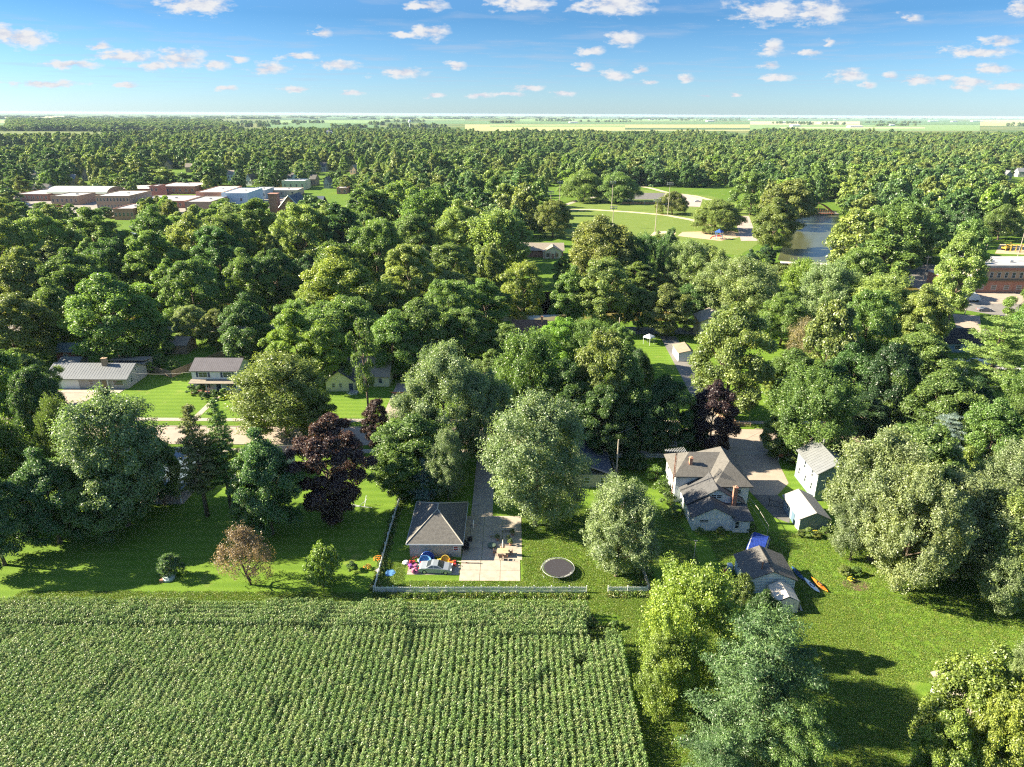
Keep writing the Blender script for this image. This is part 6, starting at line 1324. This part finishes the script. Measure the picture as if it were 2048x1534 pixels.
for (u, vt, vb, lb) in [(1119, 362, 411, 'tallest floodlight mast at the far left of the ball field'), (1223, 362, 420, 'floodlight mast in front of the large spreading trees'), (1101, 382, 425, 'short floodlight mast at the left edge of the ball field'), (1225, 412, 455, 'lower floodlight mast in front of the curved path'), (1310, 397, 464, 'floodlight mast near the infield dirt'), (1335, 365, 432, 'floodlight mast behind the lone small tree')]:
    x, y = G(u, vb); hh = height_for(x, y, vt); t = thing('floodlight_mast', lb, 'floodlight', (x, y, 0), group='floodlights round the ball field'); MB().tube([(0,0,0),(0,0,hh)], [.22, .14], 8).build('mast', POLE, t)
    MB().box(-2, -.1, hh-.6, 2, .1, hh-.45).box(-2, -.1, hh-1.6, 2, .1, hh-1.45).build('crossarm', STEEL, t)
    for q in (-1.7, -.6, .6, 1.7):
        for z_ in (hh-.45, hh-1.45): MB().box(q-.3, -.45, z_, q+.3, .1, z_+.45).build('floodlight', LM, t)
# play set
x, y = G(1437, 478); t = thing('play_set', 'blue climbing frame with roof in the playground', 'playground', (x, y, 0)); PB = C3('sky')
for a_ in (-1.5, 1.5):
    for b_ in (-1.5, 1.5): MB().tube([(a_, b_, 0), (a_, b_, 3.6)], .14, 6).build('post', PB, t)
MB().lathe([(2.6, 3.6), (.1, 5.2)], seg=4).build('roof', C3('blue'), t); MB().box(-1.5, -1.5, 1.5, 1.5, 1.5, 1.65).build('deck', C3('red'), t); MB().add([(1.5,-.5,1.6),(1.5,.5,1.6),(4.5,.5,.2),(4.5,-.5,.2),(1.5,-.5,1.4),(1.5,.5,1.4),(4.5,.5,.05),(4.5,-.5,.05)], [(0,1,2,3),(7,6,5,4),(0,3,7,4),(1,5,6,2)]).build('slide', PB, t)
MB().tube([(-1.5, 0, 1.6), (-3.4, 0, 1.2), (-4.4, 0, .1)], .25, 6).build('climber', C3('red'), t)
x, y = G(2040, 505); t = thing('yellow_climbing_frame', 'yellow tube climbing frame beside the pole at the right edge', 'playground', (x, y, 0)); YM = C3('yellow')
for k in range(5): MB().tube([(-5+k*2.5, 0, 0), (-5+k*2.5, 0, 3.2), (-5+k*2.5, 3, 3.2), (-5+k*2.5, 3, 0)], .12, 5).build('hoop', YM, t)
for b_ in (0, 3): MB().tube([(-5, b_, 3.2), (5, b_, 3.2)], .12, 5).build('rail', YM, t)
x, y = G(2012, 500); t = thing('yellow_digger', 'yellow machine on bare soil left of the climbing frame', 'digger', (x, y, 0), .4)
MB().box(-2.2, -1.1, .9, 1.4, 1.1, 1.9).build('body', YM, t); MB().box(-.4, -.9, 1.9, 1.0, .4, 3.0).build('cab', GLASS, t); MB().box(-2.4, -1.4, 0, 2.0, -.8, .9).build('track', BLACK, t); MB().box(-2.4, .8, 0, 2.0, 1.4, .9).build('track', BLACK, t); MB().tube([(1.4, .6, 1.6), (3.2, .6, 3.4), (5.0, .6, 2.2), (5.2, .6, .8)], .22, 5).build('boom', YM, t)
sheet('bare_soil', GP((1990, 507), (2070, 510), (2070, 490), (2000, 488)), mat('dirt', (.42, .31, .2)), .04)
# low wall by the court
x, y = G(1243, 408); x2, _ = G(1316, 408); t = thing('court_wall', 'low orange timber barrier along the near side of the court', 'barrier', (x, y, 0))
for k in range(9): MB().box((x2-x)*k/9, 0, 0, (x2-x)*(k+1)/9-.15, .4, 1.3).build('panel', mat('orange_timber', (.40, .20, .09), .9, .2, 1), t)
for k in range(4): MB().box((x2-x)*k/3.2-.2, -.3, 0, (x2-x)*k/3.2+.2, -.02, 2.4).build('post', WOODG, t)
# arched footbridge
xa, ya = G(1592, 430); xb, yb_ = G(1668, 430); t = thing('arch_bridge', 'rusty steel bowstring arch footbridge over the river', 'bridge', (xa, ya, 0), math.atan2(yb_-ya, xb-xa)); L_ = math.hypot(xb-xa, yb_-ya)
for b_ in (0, 3.2):
    arc = [(L_*k/16, b_, 1.2 + 6.3*math.sin(math.pi*k/16)) for k in range(17)]; MB().tube(arc, .32, 6).build('arch', BROWN, t)
    MB().tube([(0, b_, 2.3), (L_, b_, 2.3)], .12, 5).build('handrail', BROWN, t)
    hg = MB()
    for k in range(1, 16): hg.tube([(L_*k/16, b_, 1.0), (L_*k/16, b_, 1.2 + 6.3*math.sin(math.pi*k/16))], .07, 4)
    hg.build('hanger', BROWN, t)
MB().box(0, -.2, .5, L_, 3.4, 1.0).build('deck', BROWN, t); MB().box(-3, -.5, 0, 0, 3.7, 1.0).build('abutment', CONC, t); MB().box(L_, -.5, 0, L_+3, 3.7, 1.0).build('abutment', CONC, t)
# weir
w0, w1 = G(1560, 524), G(1705, 530); t = thing('weir', 'low white water weir across the river', 'weir', (*w0, 0), math.atan2(w1[1]-w0[1], w1[0]-w0[0])); MB().box(0, -1.2, .0, math.dist(w0, w1), 0, .5).build('sill', CONC, t); MB().box(0, -3.4, .1, math.dist(w0, w1), -1.25, .35).build('foam', mat('white_water', (.75, .75, .72), .6, .15, 1, .6, 3), t)
# weeds along the picket fence and in the maize corner, tall grass on lawn edges
WT = []
for k in range(3):
    rng = np.random.default_rng(400 + k); n = 60; c_ = rng.normal(0, .16, (n, 3)); c_[:, 2] = np.abs(rng.normal(.13, .09, n)); WT.append(bpy.data.objects.new('weed_form_%d' % k, leaf_mesh('weed', c_, np.tile([0., 0, .6], (n, 1)), .22, .10, .5 + rng.normal(0, .2, n), rng, foliage_random('weed_leaf_%d' % k, [(.10, .19, .03), (.15, .22, .04), (.19, .22, .06), (.09, .16, .03)]))))
wc = template_coll('weed_forms', WT); wpts = []; rr = random.Random(6)
for k in range(520): x_ = rr.uniform(-18, 10); wpts.append((x_, 74.6 - abs(rr.gauss(0, .3)), 0))
for k in range(200): wpts.append((rr.uniform(13, 19), 74.9 - abs(rr.gauss(0, .2)), 0))
for k in range(260): wpts.append((rr.uniform(10.0, 13.0), rr.uniform(64.3, 69), 0))
for k in range(700): wpts.append((18.6 + rr.gauss(0, .5), rr.uniform(75.5, 110), 0))
for k in range(500): wpts.append((-18.5 + rr.gauss(0, .25), rr.uniform(75.5, 104), 0))
for k in range(500): wpts.append((rr.uniform(-70, 9), 71.6 + rr.gauss(0, .25), 0))
scatter('weeds', wpts, [(0, 0, rr.uniform(0, 6.28)) for _ in wpts], [(q, q, q*rr.uniform(.7, 1.5)) for q in [rr.uniform(.5, 1.3) for _ in wpts]], [rr.randrange(3) for _ in wpts], wc, 'rough weeds growing along the picket fences and field edge', 'weeds')
gp_ = []
def lawn_tufts(x0, y0, x1, y1, n):
    for _ in range(n): gp_.append((rr.uniform(x0, x1), rr.uniform(y0, y1), 0))
GT = []
for k in range(3):
    rng = np.random.default_rng(500 + k); n = 26; c_ = rng.normal(0, .17, (n, 3)); c_[:, 2] = rng.uniform(.01, .06, n); GT.append(bpy.data.objects.new('grass_form_%d' % k, leaf_mesh('grass', c_, np.tile([0., 0, .8], (n, 1)), .16, .05, .5 + rng.normal(0, .25, n), rng, foliage_random('grass_blade_%d' % k, [(.13, .23, .03), (.16, .26, .035), (.105, .19, .022), (.20, .25, .05)]))))
gc = template_coll('grass_forms', GT)
lawn_tufts(-66, 71, 20, 75, 9000); lawn_tufts(-18, 75, 18, 82, 7000); lawn_tufts(14, 48, 45, 75, 24000); lawn_tufts(30, 60, 70, 90, 16000); lawn_tufts(1.6, 82, 27, 96, 7000)
gp_ = [q for q in gp_ if not (-15 < q[0] < 1.7 and 77.5 < q[1] < 94) and not (31.7 < q[0] < 38 and 75.3 < q[1] < 80.6)]
scatter('lawn_grass', gp_, [(0, 0, rr.uniform(0, 6.28)) for _ in gp_], [(1, 1, 1) for _ in gp_], [rr.randrange(3) for _ in gp_], gc, 'short mown grass tufts covering the sunlit lawns', 'grass')

# ------------------------------------------------------------------ labels of the trees: colour, size, nearest landmark and side
MARKS = [('the hip roofed garage', -11, 88), ('the trampoline', 6.6, 79.6), ('the farmhouse', 33, 98), ('the pale blue shed', 35, 78), ('the tall grey-blue house', 53.6, 103), ('the blue metal porch', -58, 100),
         ('the ranch house', -98, 151), ('the white two-storey house', -68, 149), ('the cream gabled house', -36, 152), ('the brown roofed house', 5, 187), ('the white lawn shed', 45, 171), ('the dark roofed house', 145, 200), ('the brick store', 188, 250),
         ('the ball field', 100, 440), ('the porch house', 20, 365), ('the arch bridge', 190, 447), ('the weir', 130, 303), ('the shops', -240, 460), ('the church', -165, 430), ('the corner of maize', 13, 60), ('the driveway mouth', 46, 122), ('the hidden house', 36, 55),
         ('the board fence', -80, 165), ('the red shed', -115, 168), ('the street pines', -52, 100), ('the left edge', -75, 95), ('the muddy river', 30, 215), ('the low garage', 47, 94), ('the tree stand', 51, 80), ('the muddy river bend', -90, 215), ('the far left wood', -180, 260), ('the right woodland', 260, 330), ('the box truck', 160, 235), ('the layered pine', 118, 170)]
seen = {}
for (e, x, y, hw, ck, kind, lab, h) in TREES:
    if lab: e['label'] = lab; continue
    d = sorted((math.hypot(x-mx_, y-my_), nm, mx_, my_) for nm, mx_, my_ in MARKS)[0]; dx, dy = x-d[2], y-d[3]
    side = ('right of' if dx > 0 else 'left of') if abs(dx) > abs(dy) else ('behind' if dy > 0 else 'in front of')
    noun = 'shrub' if 'bush' in kind else 'pine' if 'pine' in kind else 'spruce' if 'spruce' in kind else 'tree'
    size = '' if noun == 'shrub' else ('tall ' if h > 20 else 'small ' if h < 11 else '') + ('broad ' if hw > 7.5 else 'slim ' if hw < 4.5 else 'round ')
    seen.setdefault((size + WORD[ck] + ' ' + noun, side, d[1]), []).append((d[0], e))
ORD = ['', 'second', 'third', 'fourth', 'fifth', 'sixth', 'seventh', 'eighth', 'ninth', 'tenth']
for (a_, s_, l_), es in seen.items():
    es.sort(key=lambda q: q[0])
    for i, (_, e) in enumerate(es):
        e['label'] = '%s %s %s%s' % (a_, s_, l_, '' if len(es) == 1 else ', the nearest such' if i == 0 else ', the %s nearest' % (ORD[i] if i < 10 else 'farther'))
for (e, x, y, hw, ck, kind, lab, h) in TREES:
    if y > 198 and 'bush' not in kind: e['group'] = 'trees of the woods round the town'
    elif 'bush' in kind: e['group'] = 'garden shrubs'

# ------------------------------------------------------------------ air
hz = bpy.data.materials.new('haze'); hz.use_nodes = True; N = hz.node_tree.nodes; N.clear(); out = N.new('ShaderNodeOutputMaterial'); pv = N.new('ShaderNodeVolumePrincipled')
pv.inputs['Color'].default_value = (0.62, 0.82, 1.0, 1); pv.inputs['Density'].default_value = 0.00003; pv.inputs['Anisotropy'].default_value = 0.0
hz.node_tree.links.new(pv.outputs[0], out.inputs['Volume'])
b = MB().box(-28500, -3500, -1, 28500, 28500, 62).build('haze', hz); b['kind'] = 'stuff'
